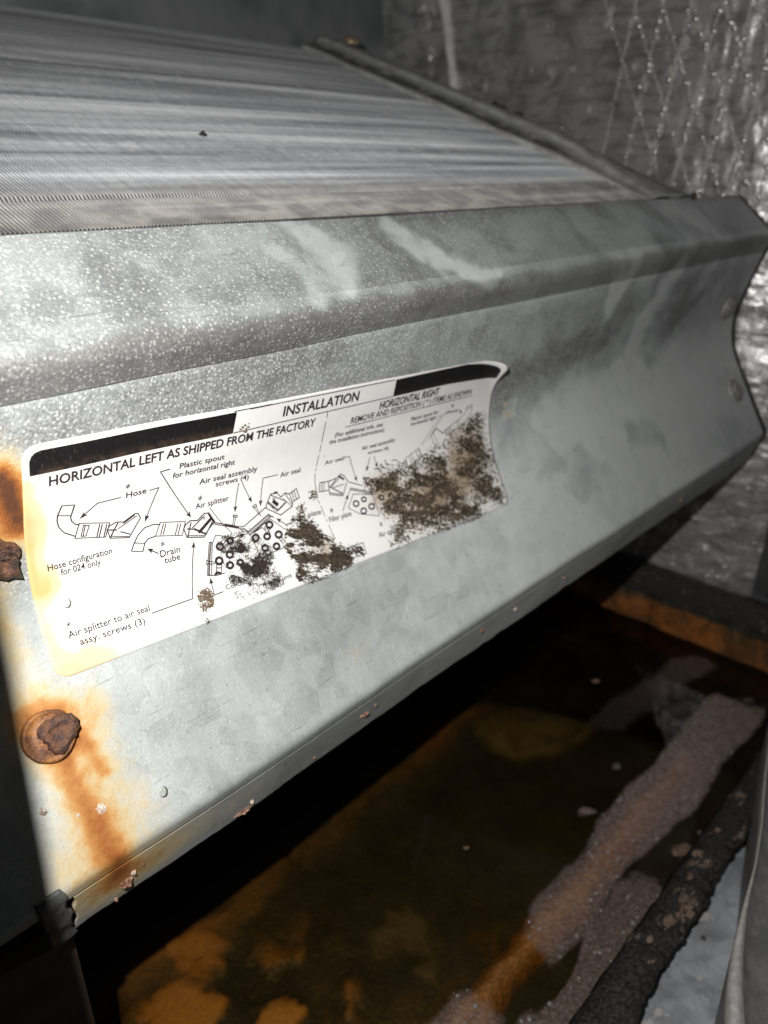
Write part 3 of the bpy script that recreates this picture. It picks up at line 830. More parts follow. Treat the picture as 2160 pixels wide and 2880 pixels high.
label = empty("instruction_label", W(.74, .87, -.47))
tag(label, "white printed installation label with black bands, mouldy at one end and yellowed at the other", "label")
nu, nv = 230, 84
u = np.linspace(0, LWID, nu); v = np.linspace(0, LHGT, nv)
UU, VV = np.meshgrid(u, v)
rc = .020
cu_ = np.clip(UU, rc, LWID - rc); cv_ = np.clip(VV, rc, LHGT - rc)
dx, dy = UU - cu_, VV - cv_
L1 = np.maximum(np.abs(dx), np.abs(dy)); L2 = np.hypot(dx, dy) + 1e-9
UU = cu_ + dx * L1 / L2; VV = cv_ + dy * L1 / L2
pts = lab_uv(UU.ravel(), VV.ravel(), .0011 + .0003 * (fbm(UU * 6, VV * 6, 91, 2) - .5).ravel())
paper = mesh_obj("paper_sheet", pts, grid_faces(nv, nu, True), M_PAPER, label)
md = paper.modifiers.new("thickness", 'SOLIDIFY'); md.thickness = .00010; md.offset = -1
w1 = fbm(UU * 18, VV * 18, 93) - .5
ue = UU + w1 * .035
R = .75 * np.exp(-np.clip(ue, 0, 9) / .014) * sstep(.03, .06, VV) * (1 - sstep(.20, .23, VV))
R += .58 * blob(ue, VV + w1 * .03, .022, .205, .018, .028) + .25 * blob(ue, VV, .012, .12, .012, .05)
R += .55 * blob(ue, VV + w1 * .03, .035, .312, .050, .020) + .36 * blob(ue, VV, .010, .265, .014, .05)
G = .0 * R
# faint brown haze of the mould soaked into the paper
XX, SSX = to_xs(UU, VV)
for cx, cs, rx, rs_, a in [(1.05, .55, .15, .06, .75), (1.15, .48, .06, .05, .5), (.90, .50, .05, .04, .45), (.59, .53, .03, .04, .35), (.71, .55, .04, .035, .5), (.494, .553, .014, .017, .55)]:
    G = G + a * blob(XX + w1 * .05, SSX + w1 * .05, cx, cs, rx, rs_)
set_attr(paper, "stain", np.stack([R.ravel(), np.clip(G, 0, 1).ravel(), R.ravel() * 0, R.ravel() * 0], -1))

# ---- print
def flat_to_label(bm, name, mat, parent, off, step_s=.011, step_x=None, band=False):
    ss = [v_.co.y for v_ in bm.verts]; xx = [v_.co.x for v_ in bm.verts]
    for k_ in np.arange(math.floor(min(ss) / step_s) * step_s, max(ss), step_s):
        bmesh.ops.bisect_plane(bm, geom=bm.verts[:] + bm.edges[:] + bm.faces[:], plane_co=(0, k_, 0), plane_no=(0, 1, 0))
    if step_x:
        for k_ in np.arange(math.floor(min(xx) / step_x) * step_x, max(xx), step_x):
            bmesh.ops.bisect_plane(bm, geom=bm.verts[:] + bm.edges[:] + bm.faces[:], plane_co=(k_, 0, 0), plane_no=(1, 0, 0))
    bmesh.ops.triangulate(bm, faces=bm.faces[:])
    bm.verts.index_update()
    P = np.array([(v_.co.x, v_.co.y) for v_ in bm.verts])
    q = lab(P[:, 0], P[:, 1], off)
    o = mesh_obj(name, q, [[v_.index for v_ in f_.verts] for f_ in bm.faces], mat, parent, smooth=False)
    # face outwards
    me = o.data
    if len(me.polygons) and sum(p_.normal.y * p_.area for p_ in me.polygons) > 0:
        me.flip_normals()
    return o, P

_cache = {}
def font_mesh(body, offset):
    cu = bpy.data.curves.new("print", 'FONT')
    cu.body = body; cu.size = 1.0; cu.resolution_u = 3; cu.offset = offset
    ob = bpy.data.objects.new("print", cu)
    col.objects.link(ob)
    dg = bpy.context.evaluated_depsgraph_get()
    me = bpy.data.meshes.new_from_object(ob.evaluated_get(dg))
    bpy.data.objects.remove(ob); bpy.data.curves.remove(cu)
    return me
_h = font_mesh("H", 0)
CAP = max(v_.co.y for v_ in _h.vertices)

for body, X0, S0, w, h, ang, bold in TEXTS:
    me = font_mesh(body, (0.006, .020, .018)[bold])
    bm = bmesh.new(); bm.from_mesh(me)
    x0 = min(v_.co.x for v_ in bm.verts); x1 = max(v_.co.x for v_ in bm.verts)
    y0 = min(v_.co.y for v_ in bm.verts); y1 = max(v_.co.y for v_ in bm.verts)
    sa, ca = math.sin(ang), math.cos(ang)
    for v_ in bm.verts:
        px = (v_.co.x - x0) * w / (x1 - x0)
        py = (v_.co.y - y0) * h / (y1 - y0) if body == "*" else v_.co.y * h / CAP
        v_.co = (X0 + px * ca + py * sa, S0 + px * sa - py * ca, 0)
    nm = "heading" if bold else ("asterisk" if body == "*" else "caption")
    o, _ = flat_to_label(bm, nm, M_INK, label, .0026)
    if bold: o["label"] = "bold heading " + body
    bm.free()

def ribbons(lines, name):
    bm = bmesh.new()
    for wf, arrow, c in lines:
        p = [np.array(c[i:i + 2]) for i in range(0, len(c), 2)]
        hw = .00060 * wf
        closed = len(p) > 3 and np.linalg.norm(p[0] - p[-1]) < 1e-6
        if arrow:
            d = p[-1] - p[-2]; d /= np.linalg.norm(d); nn = np.array([-d[1], d[0]])
            tip = p[-1]; b0 = tip - d * .0105; 
            bm.faces.new([bm.verts.new((*q, 0)) for q in (tip, b0 + nn * .0038, tip - d * .0078, b0 - nn * .0038)])
            p[-1] = tip - d * .0078
        rows = []
        for i in range(len(p)):
            a = p[i] - p[i - 1] if i else (p[0] - p[-2] if closed else p[1] - p[0])
            b = p[i + 1] - p[i] if i < len(p) - 1 else (p[1] - p[0] if closed else p[i] - p[i - 1])
            a = a / (np.linalg.norm(a) + 1e-9); b = b / (np.linalg.norm(b) + 1e-9)
            t_ = a + b
            if np.linalg.norm(t_) < .2: t_ = b
            t_ = t_ / np.linalg.norm(t_); nn = np.array([-t_[1], t_[0]])
            k_ = min(1.8, 1 / max(.4, abs(nn @ np.array([-b[1], b[0]]))))
            rows.append((bm.verts.new((*(p[i] + nn * hw * k_), 0)), bm.verts.new((*(p[i] - nn * hw * k_), 0))))
        for r0, r1 in zip(rows[:-1], rows[1:]):
            bm.faces.new((r0[0], r1[0], r1[1], r0[1]))
    o, _ = flat_to_label(bm, name, M_INK, label, .0024)
    bm.free()
    return o
rules, figL, figR = LINES[:5], [], []
for L_ in LINES[5:]:
    (figL if np.mean(L_[2][0::2]) < .752 else figR).append(L_)
ribbons(rules, "rule_lines")
ribbons(figL, "line_diagram")["label"] = "line drawing of hoses, splitter and coil tubes"
ribbons(figR, "line_diagram")["label"] = "line drawing half hidden under mould"

def band(poly, name):
    bm = bmesh.new()
    bm.faces.new([bm.verts.new((x, s, 0)) for x, s in poly])
    o, P = flat_to_label(bm, name, M_BAND, label, .0023, .006, .012)
    bm.free()
    uu, vv = to_uv(P[:, 0], P[:, 1])
    e = sstep(.026, .040, vv) + .0 * uu
    set_attr(o, "stain", np.stack([e, e, e], -1))
    return o
band(BAND_L, "black_band")
ur, vr = to_uv(np.array([p_[0] for p_ in BAND_R]), np.array([p_[1] for p_ in BAND_R]))
band(BAND_R + [to_xs(LWID - .03, .0095), to_xs(LWID - .018, .013), to_xs(LWID - .012, .021), to_xs(LWID - .0105, .041)] + BAND_R2, "black_band")

# ---- mould growing over the label
def mould_mat(name, a, b):
    t = NT(name)
    c = t.attr("tint")[0]
    n = t.noise(t.pos(), 1800, 3)
    f = t.math('ADD', c, t.math('MULTIPLY', t.math('SUBTRACT', n, .5), .6), clamp=True)
    t.set(t.mix(f, a, b), 0.85, 0, 0.2)
    t.bump(n, .6, .0003)
    return t.m
M_BROWN = mould_mat("brown_mould", (0.022, 0.017, 0.013), (0.105, 0.080, 0.055))
M_BLACK = mould_mat("black_mould", (0.008, 0.007, 0.007), (0.06, 0.045, 0.032))
M_TAN = mould_mat("tan_mould", (0.085, 0.064, 0.042), (0.20, 0.155, 0.10))

def mould(polys, n, dens, rmin, rmax, hmax, mat, text, seed, stretch=1.0, rot=0.0):
    rs = np.random.RandomState(seed)
    allx = np.array([p_[0] for P in polys for p_ in P]); alls = np.array([p_[1] for P in polys for p_ in P])
    cx, cs, cd = [], [], []
    got = 0
    for tries in range(80):
        x = rs.uniform(allx.min(), allx.max(), 4000); s = rs.uniform(alls.min(), alls.max(), 4000)
        u_, v_ = to_uv(x, s)
        dn = dens(x, s)
        ok = (u_ > .002) & (u_ < LWID - .002) & (v_ > .002) & (v_ < LHGT + .004) & (rs.rand(4000) < dn)
        cx.append(x[ok]); cs.append(s[ok]); cd.append(dn[ok]); got += ok.sum()
        if got >= n: break
    cx, cs, cd = (np.concatenate(q)[:n] for q in (cx, cs, cd))
    n = len(cx); kk = 6
    r = rmin + (rmax - rmin) * rs.rand(n) ** 2.5 * (.35 + .65 * cd)
    h = hmax * (.2 + .8 * rs.rand(n)) * np.minimum(1, .3 + r / rmax)
    st = stretch * (.8 + .5 * rs.rand(n))
    an = rs.rand(n)[:, None] * 6.28 + np.arange(kk)[None, :] * 2 * math.pi / kk
    rad = r[:, None] * (.55 + .9 * rs.rand(n, kk))
    e1 = rad * np.cos(an) * st[:, None]; e2 = rad * np.sin(an) / st[:, None]
    px = np.concatenate([cx[:, None], cx[:, None] + e1 * math.cos(rot) - e2 * math.sin(rot)], 1)
    ps = np.concatenate([cs[:, None], cs[:, None] + e1 * math.sin(rot) + e2 * math.cos(rot)], 1)
    of = np.concatenate([(.0030 + h)[:, None], .0024 + h[:, None] * .15 * rs.rand(n, kk)], 1)
    V = lab(px.ravel(), ps.ravel(), of.ravel())
    F = [(b, b + 1 + k_, b + 1 + (k_ + 1) % kk) for b in range(0, n * 7, 7) for k_ in range(kk)]
    T = np.repeat(rs.rand(n) ** 1.5, kk + 1)
    o = mesh_obj("mould_patch", V, F, mat, None, smooth=True)
    set_attr(o, "tint", np.stack([T, T, T], -1))
    tag(o, text, "mould", "mould patches on the label", "stuff")
    return o

def poly_soft(x, s, P, soft):
    ins = inside(x, s, P)
    d = polydist(x, s, P + [P[0]])
    return np.where(ins, np.clip(.35 + d / soft, 0, 1), np.clip(.35 - d / (soft * .9), 0, 1) * .8)
def dens_brown(P, seed, f, thr, soft, base=0.0, sw=.10):
    def g(x, s):
        a = .35; c_, s_ = math.cos(a), math.sin(a)
        xr, sr = x * c_ + s * s_, -x * s_ + s * c_
        nz = fbm(xr * f * .55, sr * f * 1.15, seed)
        return poly_soft(x, s, P, soft) * (base + (1 - base) * sstep(thr - sw, thr + sw, nz))
    return g
mould([M3], 11000, dens_brown(M3, 201, 44, .44, .035, .12, .14), .0005, .0036, .0024, M_BROWN, "broad brown mould patch covering the printed label's far lower corner", 5, 1.3, .5)
mould([M3], 1500, dens_brown(M3, 231, 55, .50, .03), .0008, .0040, .0030, M_TAN, "pale tan mould crust scattered through the broad brown patch", 15, 1.3, .5)
mould([M2], 3200, dens_brown(M2, 211, 60, .44, .024, .10, .14), .0006, .0046, .0036, M_BROWN, "brown clumped mould patch across the label's dashed dividing line", 6, 1.6, .55)
mould([M1], 7000, dens_brown(M1, 221, 70, .50, .055, .06, .13), .0003, .0017, .0009, M_BLACK, "black sooty mould patch over the drawn coil tubes", 7)
mould([M4], 330, dens_brown(M4, 241, 90, .42, .008), .0007, .0024, .0010, M_TAN, "small round tan mould spot near the label's lower edge", 8)
sp = lambda cx, cs, r: [(cx + r * math.cos(a), cs + r * math.sin(a)) for a in np.linspace(0, 6.28, 9)[:-1]]
mould([sp(.7347, .4634, .010)], 60, dens_brown(sp(.7347, .4634, .010), 251, 90, .35, .008), .0007, .0026, .0015, M_TAN, "tiny tan mould spot beside the dashed line", 9)
mould([sp(.7062, .4806, .013)], 60, dens_brown(sp(.7062, .4806, .013), 252, 90, .40, .008), .0007, .0026, .0015, M_TAN, "tiny tan mould spot over the filler plate asterisk", 10)
mould([sp(.4849, .5812, .006)], 14, dens_brown(sp(.4849, .5812, .006), 253, 90, .3, .006), .0007, .0018, .001, M_BROWN, "tiny brown speck at the label's lower edge", 11)
mould([sp(.5965, .306, .008)], 22, dens_brown(sp(.5965, .306, .008), 254, 90, .3, .006), .0009, .0022, .001, M_TAN, "tan smudge under the corner of the first black band", 12)

# ---- water drops
def clear_mat():
    t = NT("clear_water_drop")
    t.t.nodes.remove(t.b)
    fr = t.n("ShaderNodeFresnel"); fr.inputs[0].default_value = 1.5
    gl = t.n("ShaderNodeBsdfGlossy"); gl.inputs["Roughness"].default_value = .06
    tr = t.n("ShaderNodeBsdfTransparent"); tr.inputs[0].default_value = (.93, .93, .92, 1)
    mx = t.n("ShaderNodeMixShader")
    t.t.links.new(fr.outputs[0], mx.inputs[0]); t.t.links.new(tr.outputs[0], mx.inputs[1]); t.t.links.new(gl.outputs[0], mx.inputs[2])
    t.t.links.new(mx.outputs[0], t.out.inputs["Surface"])
    return t.m
M_DROP = clear_mat()
def drop(x, s, r, text):
    o, a, d, n = panel_frame(x, s, .0015)
    V, F = lathe(o, a, d * 1.3, n, [(r, 0), (r * .93, r * .10), (r * .7, r * .20), (r * .35, r * .25)], 20)
    ob = mesh_obj("water_drop", V, F, M_DROP)
    tag(ob, text, "water drop", "water drops on the panel")
drop(.332, .765, .0062, "clear water drop on the bare metal below the label")
drop(.309, .482, .0055, "clear water drop on the label's yellowed edge")

# ------------------------------------------------------------------ finned coil
CA = math.radians(18.7); CY0, CZ0 = .9300, -.0670
CK = 1.154                       # coil module
def coil_pt(x, t, n):
    return x * CK, CY0 + (t * math.cos(CA) - n * math.sin(CA)) * CK, CZ0 + (t * math.sin(CA) + n * math.cos(CA)) * CK

def fin_mat():
    t = NT("dirty_aluminium_fin")
    p = t.pos()
    sep = t.n("ShaderNodeSeparateXYZ"); t.put(sep.inputs[0], p)
    # distance up the slope, in modules
    along = t.math('MULTIPLY', t.math('ADD', t.math('MULTIPLY', t.math('SUBTRACT', sep.outputs[1], CY0 * U), math.cos(CA)),
                   t.math('MULTIPLY', t.math('SUBTRACT', sep.outputs[2], CZ0 * U + Z0), math.sin(CA))), 1 / (U * CK))
    cv = t.n("ShaderNodeCombineXYZ")
    t.put(cv.inputs[0], t.math('MULTIPLY', sep.outputs[0], 3.6)); t.put(cv.inputs[1], t.math('MULTIPLY', along, 17.0))
    bands = t.noise(cv.outputs[0], 1.0, 4, 0.6, 0.3)
    cv2 = t.n("ShaderNodeCombineXYZ")
    t.put(cv2.inputs[0], t.math('MULTIPLY', sep.outputs[0], 1000.0)); t.put(cv2.inputs[1], t.math('MULTIPLY', along, 5.0))
    each = t.noise(cv2.outputs[0], 1.0, 2, 0.6)
    spots = t.noise(p, 420, 3)
    v = t.math('ADD', t.math('MULTIPLY', t.math('SUBTRACT', bands, .5), 2.3), t.math('MULTIPLY', t.math('SUBTRACT', each, .5), .35))
    v = t.math('ADD', v, t.math('MULTIPLY', t.math('SUBTRACT', spots, .5), .35))
    v = t.math('ADD', v, 0.50)
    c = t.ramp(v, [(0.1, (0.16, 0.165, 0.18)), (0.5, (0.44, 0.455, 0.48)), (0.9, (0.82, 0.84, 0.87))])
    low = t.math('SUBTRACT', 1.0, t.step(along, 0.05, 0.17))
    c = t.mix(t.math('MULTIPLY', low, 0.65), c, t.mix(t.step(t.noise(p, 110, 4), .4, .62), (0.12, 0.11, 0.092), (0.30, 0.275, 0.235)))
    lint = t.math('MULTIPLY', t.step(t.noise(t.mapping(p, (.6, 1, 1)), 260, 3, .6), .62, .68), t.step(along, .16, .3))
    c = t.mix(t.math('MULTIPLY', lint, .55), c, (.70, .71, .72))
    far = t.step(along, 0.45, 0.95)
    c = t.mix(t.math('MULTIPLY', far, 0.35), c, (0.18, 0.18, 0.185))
    t.set(c, 0.5, 0.15, 0.4)
    return t.m
M_FIN = fin_mat()
coil = empty("evaporator_coil", W(1.0, CY0, CZ0))
tag(coil, "sloping bank of dusty aluminium coil fins above the sheet-metal panel", "coil")
PITCH = .0047
ts = [.004, .03, .086, .094, .102, .20, .36, .60, .90, 1.215]
dxk = [0, 0, .0003, .0007, .0002, 0, .0002, .0, .0002, 0]
dnk = [0, 0, .0, -.0045, .0, 0, 0, .0008, 0, 0]
hw = PITCH * .31
V, F = [], []
for t_, dx_, dn_ in zip(ts, dxk, dnk):
    for (a, n_) in ((-hw * .8, -.022), (-hw, -.0016 + dn_), (-hw * .25, dn_ + .0008), (hw, -.0008 + dn_), (hw * .8, -.022)):
        V.append(Vector(coil_pt(a + dx_, t_, n_)) - Vector((0, CY0, CZ0)))
V = [v_ * U for v_ in V]
for i in range(len(ts) - 1):
    for j in range(4):
        b = i * 5 + j
        F.append((b, b + 5, b + 6, b + 1))
fin_me = bpy.data.meshes.new("fin")
fin_me.from_pydata([tuple(v_) for v_ in V], [], F); fin_me.update()
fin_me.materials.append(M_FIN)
fin_me.materials.append(simple("gap_shade_fin_side", (.035, .035, .04), (.075, .073, .072), 300, .8))  # shade of the gaps between fins, put into the side colour
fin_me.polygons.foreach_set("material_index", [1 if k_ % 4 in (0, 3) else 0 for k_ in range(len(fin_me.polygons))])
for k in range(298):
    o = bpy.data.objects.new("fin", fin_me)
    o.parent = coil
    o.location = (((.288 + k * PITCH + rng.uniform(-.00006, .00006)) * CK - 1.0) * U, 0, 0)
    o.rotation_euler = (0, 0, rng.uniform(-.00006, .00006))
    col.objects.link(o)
M_CORE = simple("dark_coil_core", (0.02, 0.02, 0.022), (0.05, 0.05, 0.05), 200, 0.8)
def box_pts(P8, name, mat, parent=None):
    return mesh_obj(name, [W(*p_) for p_ in P8], [(3, 2, 1, 0), (4, 5, 6, 7), (1, 5, 4, 0), (2, 6, 5, 1), (3, 7, 6, 2), (0, 4, 7, 3)], mat, parent, smooth=False)
c0 = [coil_pt(x, t_, -.016) for x, t_ in ((.25, .01), (1.70, .01), (1.70, 1.21), (.25, 1.21))]
c1 = [coil_pt(x, t_, -.22) for x, t_ in ((.25, .06), (1.70, .06), (1.70, 1.21), (.25, 1.21))]
box_pts(c0 + c1, "coil_core", M_CORE, coil)
# end plate: folded strip along the coil's end
def endplate_mat():
    t = NT("grimy_end_plate")
    p = t.pos()
    n = t.noise(p, 130, 5, 0.65); n2 = t.noise(p, 700, 3)
    g = t.attr("stain")[0]
    c = t.mix(t.step(n, .35, .6), (0.42, 0.42, 0.415), (0.66, 0.67, 0.66))
    c = t.mix(t.math('MULTIPLY', g, t.step(n, .3, .55)), c, (0.05, 0.05, 0.048))
    r = t.attr("stain")[1]
    c = t.mix(t.math('MULTIPLY', r, t.step(n2, .35, .6)), c, (0.40, 0.22, 0.12))
    t.set(c, 0.55, 0.3, 0.4); t.bump(n2, .3, .0004)
    return t.m
M_END = endplate_mat()
pp = [(1.688, -.03), (1.692, .010), (1.70, .016), (1.728, .018), (1.738, .022), (1.748, .044), (1.756, .050), (1.80, .052), (1.808, .047), (1.815, .020), (1.86, .016), (1.93, .012)]
tv = np.linspace(.006, 1.22, 120)
V, ST = [], []
for t_ in tv:
    for x, n_ in pp:
        wv = .012 * (float(fbm(np.array([t_ * 9]), np.array([x * 6]), 301)[0]) - .5)
        V.append(W(*coil_pt(x + wv, t_, n_ * (.12 + .63 * float(sstep(.0, .35, np.array([t_]))[0])) + wv * .4)))
        g = .85 if 1.695 < x < 1.742 else .08
        g *= float(sstep(.12, .3, np.array([t_]))[0])
        ST.append((g, .30 if (x < 1.715 and t_ < .16) else 0, 0))
o = mesh_obj("end_plate", V, grid_faces(120, len(pp)), M_END, coil)
set_attr(o, "stain", ST)
o.modifiers.new("thickness", 'SOLIDIFY').thickness = .0008
sco = np.array(coil_pt(1.775, 1.10, .05))
V, F = lathe(sco, np.array([1., 0, 0]), np.array([0, math.cos(CA), math.sin(CA)]), np.array([0, -math.sin(CA), math.cos(CA)]), [(.026, 0), (.026, .010), (.018, .016), (.01, .018)], 20)
mesh_obj("end_screw", V, F, simple("brassy_screw", (.45, .33, .2), (.3, .2, .12), 300, .4, .4), coil)
# a crumb on the fins
def pebble(name, P, r, mat, text=None, cat=None, group=None, seed=0, parent=None, sq=(1, 1, .6)):
    rs = np.random.RandomState(seed)
    bm = bmesh.new(); bmesh.ops.create_icosphere(bm, subdivisions=2, radius=1)
    o_ = rs.rand(3) * 6
    for v_ in bm.verts:
        k_ = 1 + .5 * (math.sin(v_.co.x * 3.1 + o_[0]) * math.sin(v_.co.y * 2.7 + o_[1]) + .5 * math.sin(v_.co.z * 5 + o_[2])) + .15 * rs.rand()
        c_ = v_.co * k_ * r
        v_.co = W(P[0] + c_.x * sq[0], P[1] + c_.y * sq[1], P[2] + c_.z * sq[2])
    me = bpy.data.meshes.new(name); bm.to_mesh(me); bm.free()
    me.materials.append(mat)
    o = bpy.data.objects.new(name, me); col.objects.link(o)
    if parent:
        o.parent = parent; o.matrix_parent_inverse = Matrix.Translation(-parent.location)
    if text: tag(o, text, cat, group)
    return o
M_CRUMB = simple("dark_crumb", (.03, .025, .02), (.09, .07, .05), 600, .8)
pebble("debris_crumb", coil_pt(.758, .338, .003), .008, M_CRUMB, "dark crumb lying on the coil fins", "crumb", seed=3, sq=(.5, 1.2, .6))

# ------------------------------------------------------------------ foil-faced end wall
def foil_mat(name, rough=0.27, base=(0.74, 0.73, 0.74), dirt=1.0, sparkle=.9, metal=.62):
    t = NT(name)
    p = t.pos()
    n = t.noise(p, 60, 6, 0.65, 0.4)
    st = t.noise(t.mapping(p, (1, .20, 1), (-.35, 0, 0)), 260, 4, 0.6)
    fine = t.noise(p, 900, 3)
    c = t.mix(t.step(n, .38, .66), base, tuple(x * .50 for x in base))
    c = t.mix(t.math('MULTIPLY', t.step(st, .5, .62), .50 * dirt), c, (.23, .225, .22))
    dust = t.math('MULTIPLY', t.step(t.noise(p, 110, 3), .66, .70), .8)
    c = t.mix(dust, c, (.5, .49, .48))
    t.set(c, t.math('ADD', rough, t.math('MULTIPLY', t.step(n, .4, .6), .15)), t.math('SUBTRACT', metal, t.math('MULTIPLY', dust, metal * .9)), 0.5)
    h = t.math('ADD', t.math('MULTIPLY', st, .8), t.math('MULTIPLY', fine, .35))
    t.bump(h, sparkle, .0010)
    return t.m
M_FOIL = foil_mat("crinkled_foil_facing", sparkle=.55)
def wall_x(y, z):
    y = np.asarray(y, float); z = np.asarray(z, float)
    k = np.clip(.97 - y, 0, None)
    x = 2.60 + .75 * k ** 2
    x = x + .022 * (fbm(y * 4, z * 4, 401, 3) - .5) + .0045 * (fbm(y * 7 + z * 3, z * 24 - y * 9, 405, 3) - .5)
    near = sstep(1.45, .95, y)
    x = x + near * .007 * (fbm(y * 12 + 3, z * 30, 421, 3) - .5) + near * .009 * (fbm(y * 30, z * 9 + 5, 425, 3) - .5)
    return x
ny, nz = 340, 560
yv = np.linspace(.655, 3.1, ny) ; yv = .655 + (yv - .655) ** 1.25 / (3.1 - .655) ** .25
zv = np.linspace(-1.46, 1.1, nz)
Yg, Zg = np.meshgrid(yv, zv)
Xg = wall_x(Yg, Zg)
wall = empty("wall_end", W(2.62, 1.6, -1.46))
tag(wall, "crinkled silver foil-faced insulation wall at the coil's far end", "wall", kind="structure")
o = mesh_obj("foil_facing", np.stack([Xg.ravel() * U, Yg.ravel() * U, Zg.ravel() * U + Z0], 1), grid_faces(nz, ny, True), M_FOIL, wall)
# side return and bare metal beyond the foil's front edge
xe = float(wall_x(.655, 0.0))
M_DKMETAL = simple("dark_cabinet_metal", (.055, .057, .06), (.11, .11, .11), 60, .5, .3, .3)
box_pts([(2.72, .25, -1.46), (2.72, .66, -1.46), (2.78, .66, -1.46), (2.78, .25, -1.46), (2.72, .25, 1.1), (2.72, .66, 1.1), (2.78, .66, 1.1), (2.78, .25, 1.1)], "metal_stile", M_DKMETAL, wall)

# reinforcing threads pressed into the foil
M_SCRIM = None
def scrim_mat():
    t = NT("foil_ridge")
    p = t.pos()
    n = t.noise(p, 1600, 2)
    t.set(t.mix(t.step(n, .4, .6), (.55, .54, .55), (.92, .91, .92)), .36, .30, .5)
    t.bump(n, 1.0, .0012)
    return t.m
M_SCRIM = scrim_mat()
def thread(y0, z0, y1, z1, r, seed):
    rs = np.random.RandomState(seed)
    n = max(8, int(math.hypot(y1 - y0, z1 - z0) / .012))
    V, F = [], []
    for i in range(n + 1):
        f_ = i / n
        y = y0 + (y1 - y0) * f_ + rs.uniform(-.004, .004); z = z0 + (z1 - z0) * f_
        if y < .66: y = .66
        x = float(wall_x(y, z)) - .001
        rr = r * rs.uniform(.25, 1.15) ** 1.5
        for k_ in range(5):
            an = 2 * math.pi * k_ / 5 + rs.rand() * .6
            V.append(W(x + rr * math.sin(an) * .7, y + rr * math.cos(an), z + rs.uniform(-.004, .004)))
    for i in range(n):
        for k_ in range(5):
            F.append((i * 5 + k_, i * 5 + (k_ + 1) % 5, (i + 1) * 5 + (k_ + 1) % 5, (i + 1) * 5 + k_))
    mesh_obj("reinforcing_thread", V, F, M_SCRIM, wall, smooth=False)
LINES_F = [(y, .525) for y in np.arange(.80, 1.55, .094)] + [(y, -.13) for y in np.arange(.72, 1.40, .094)]
for k, (y, g) in enumerate(LINES_F):
    w_ = 1.0 if y < 1.25 else .55
    thread(y + g * .40, .85, y - g * .57, -.12, .0085 * w_, 500 + k)

# small metal spheres added over the foil to throw bright glints
rs = np.random.RandomState(77)
def glint_mat():
    t = NT("glint_bead_metal")
    t.set((.95, .93, .93), .30, 1.0, .5)
    return t.m
V, F = [], []
bm = bmesh.new(); bmesh.ops.create_icosphere(bm, subdivisions=2, radius=1)
iv = np.array([v_.co[:] for v_ in bm.verts]); jf = [[v_.index for v_ in f_.verts] for f_ in bm.faces]; bm.free()
def glint_bead(y, z, r):
    b = len(V)
    x = float(wall_x(y, z))
    for q in iv: V.append(W(x + q[0] * r * .8, y + q[1] * r, z + q[2] * r))
    for f_ in jf: F.append([b + k_ for k_ in f_])
for y, g in LINES_F:
    for _ in range(60):
        zz = rs.uniform(-.10, .80); yy = y + g * (zz - .45)
        if yy < .67 or rs.rand() > np.clip((1.65 - yy) / .65, .03, 1) ** 1.5: continue
        glint_bead(yy + rs.normal(0, .004), zz, .0040 + .0070 * rs.rand() ** 2)
for _ in range(90):
    glint_bead(rs.uniform(.67, .86), rs.uniform(-.80, -.05), .004 + .006 * rs.rand() ** 2)
for _ in range(70):
    glint_bead(rs.uniform(.66, 1.0), rs.uniform(-1.40, -.85), .0035 + .005 * rs.rand() ** 2)
for _ in range(40):
    glint_bead(rs.uniform(.8, 1.7), rs.uniform(-.1, .5), .002 + .002 * rs.rand())
o = mesh_obj("glint_beads", V, F, glint_mat(), wall)
o["kind"] = "stuff"

# caulk bead running down the wall
def path_tube(name, pts, rad, mat, parent=None, seg=8, jit=0.0, seed=0, smooth=True):
    rs = np.random.RandomState(seed)
    V, F = [], []
    P = [Vector(p_) for p_ in pts]
    for i, p_ in enumerate(P):
        d = (P[min(i + 1, len(P) - 1)] - P[max(i - 1, 0)]).normalized()
        a = d.cross(Vector((1, 0, .01))).normalized(); b = d.cross(a)
        r = rad[i] if hasattr(rad, "__len__") else rad
        for k_ in range(seg):
            an = 2 * math.pi * k_ / seg
            q = p_ + (a * math.cos(an) + b * math.sin(an)) * r * (1 + jit * (rs.rand() - .5))
            V.append(W(*q))
    for i in range(len(P) - 1):
        for k_ in range(seg):
            F.append((i * seg + k_, i * seg + (k_ + 1) % seg, (i + 1) * seg + (k_ + 1) % seg, (i + 1) * seg + k_))
    F.append(tuple(range(seg))[::-1]); F.append(tuple((len(P) - 1) * seg + k_ for k_ in range(seg)))
    return mesh_obj(name, V, F, mat, parent, smooth)
M_CAULK = simple("grey_caulk", (.80, .80, .79), (.62, .62, .62), 200, .4, 0, .4)
pts = []
for i in range(30):
    f_ = i / 29
    z = .85 - .70 * f_; y = 2.089 + (z - .26) * .2357 + .003 * math.sin(f_ * 9)
    pts.append((float(wall_x(y, z)) - .006, y, z))
bead = path_tube("caulk_bead", pts, [.0185 + .0015 * math.sin(i * .9) + .012 * math.exp(-((i - 8) / 4) ** 2) for i in range(30)], M_CAULK, None, 10, .12, 4)
tag(bead, "vertical grey caulk bead running down the foil wall", "caulk")
M_WET = simple("glossy_caulk_drip", (.5, .5, .5), (.3, .3, .3), 300, .2, 0, .4)
for i, (dy, z, r) in enumerate([(.09, .60, .030), (.075, .52, .026), (.055, .42, .018), (.05, .36, .014), (.12, .66, .03), (.05, .57, .02)]):
    y = 2.17 + dy
    pebble("caulk_drip", (float(wall_x(y, z)) - .004, y, z), r, M_WET, seed=600 + i, parent=bead, sq=(.5, 1, 1.3))
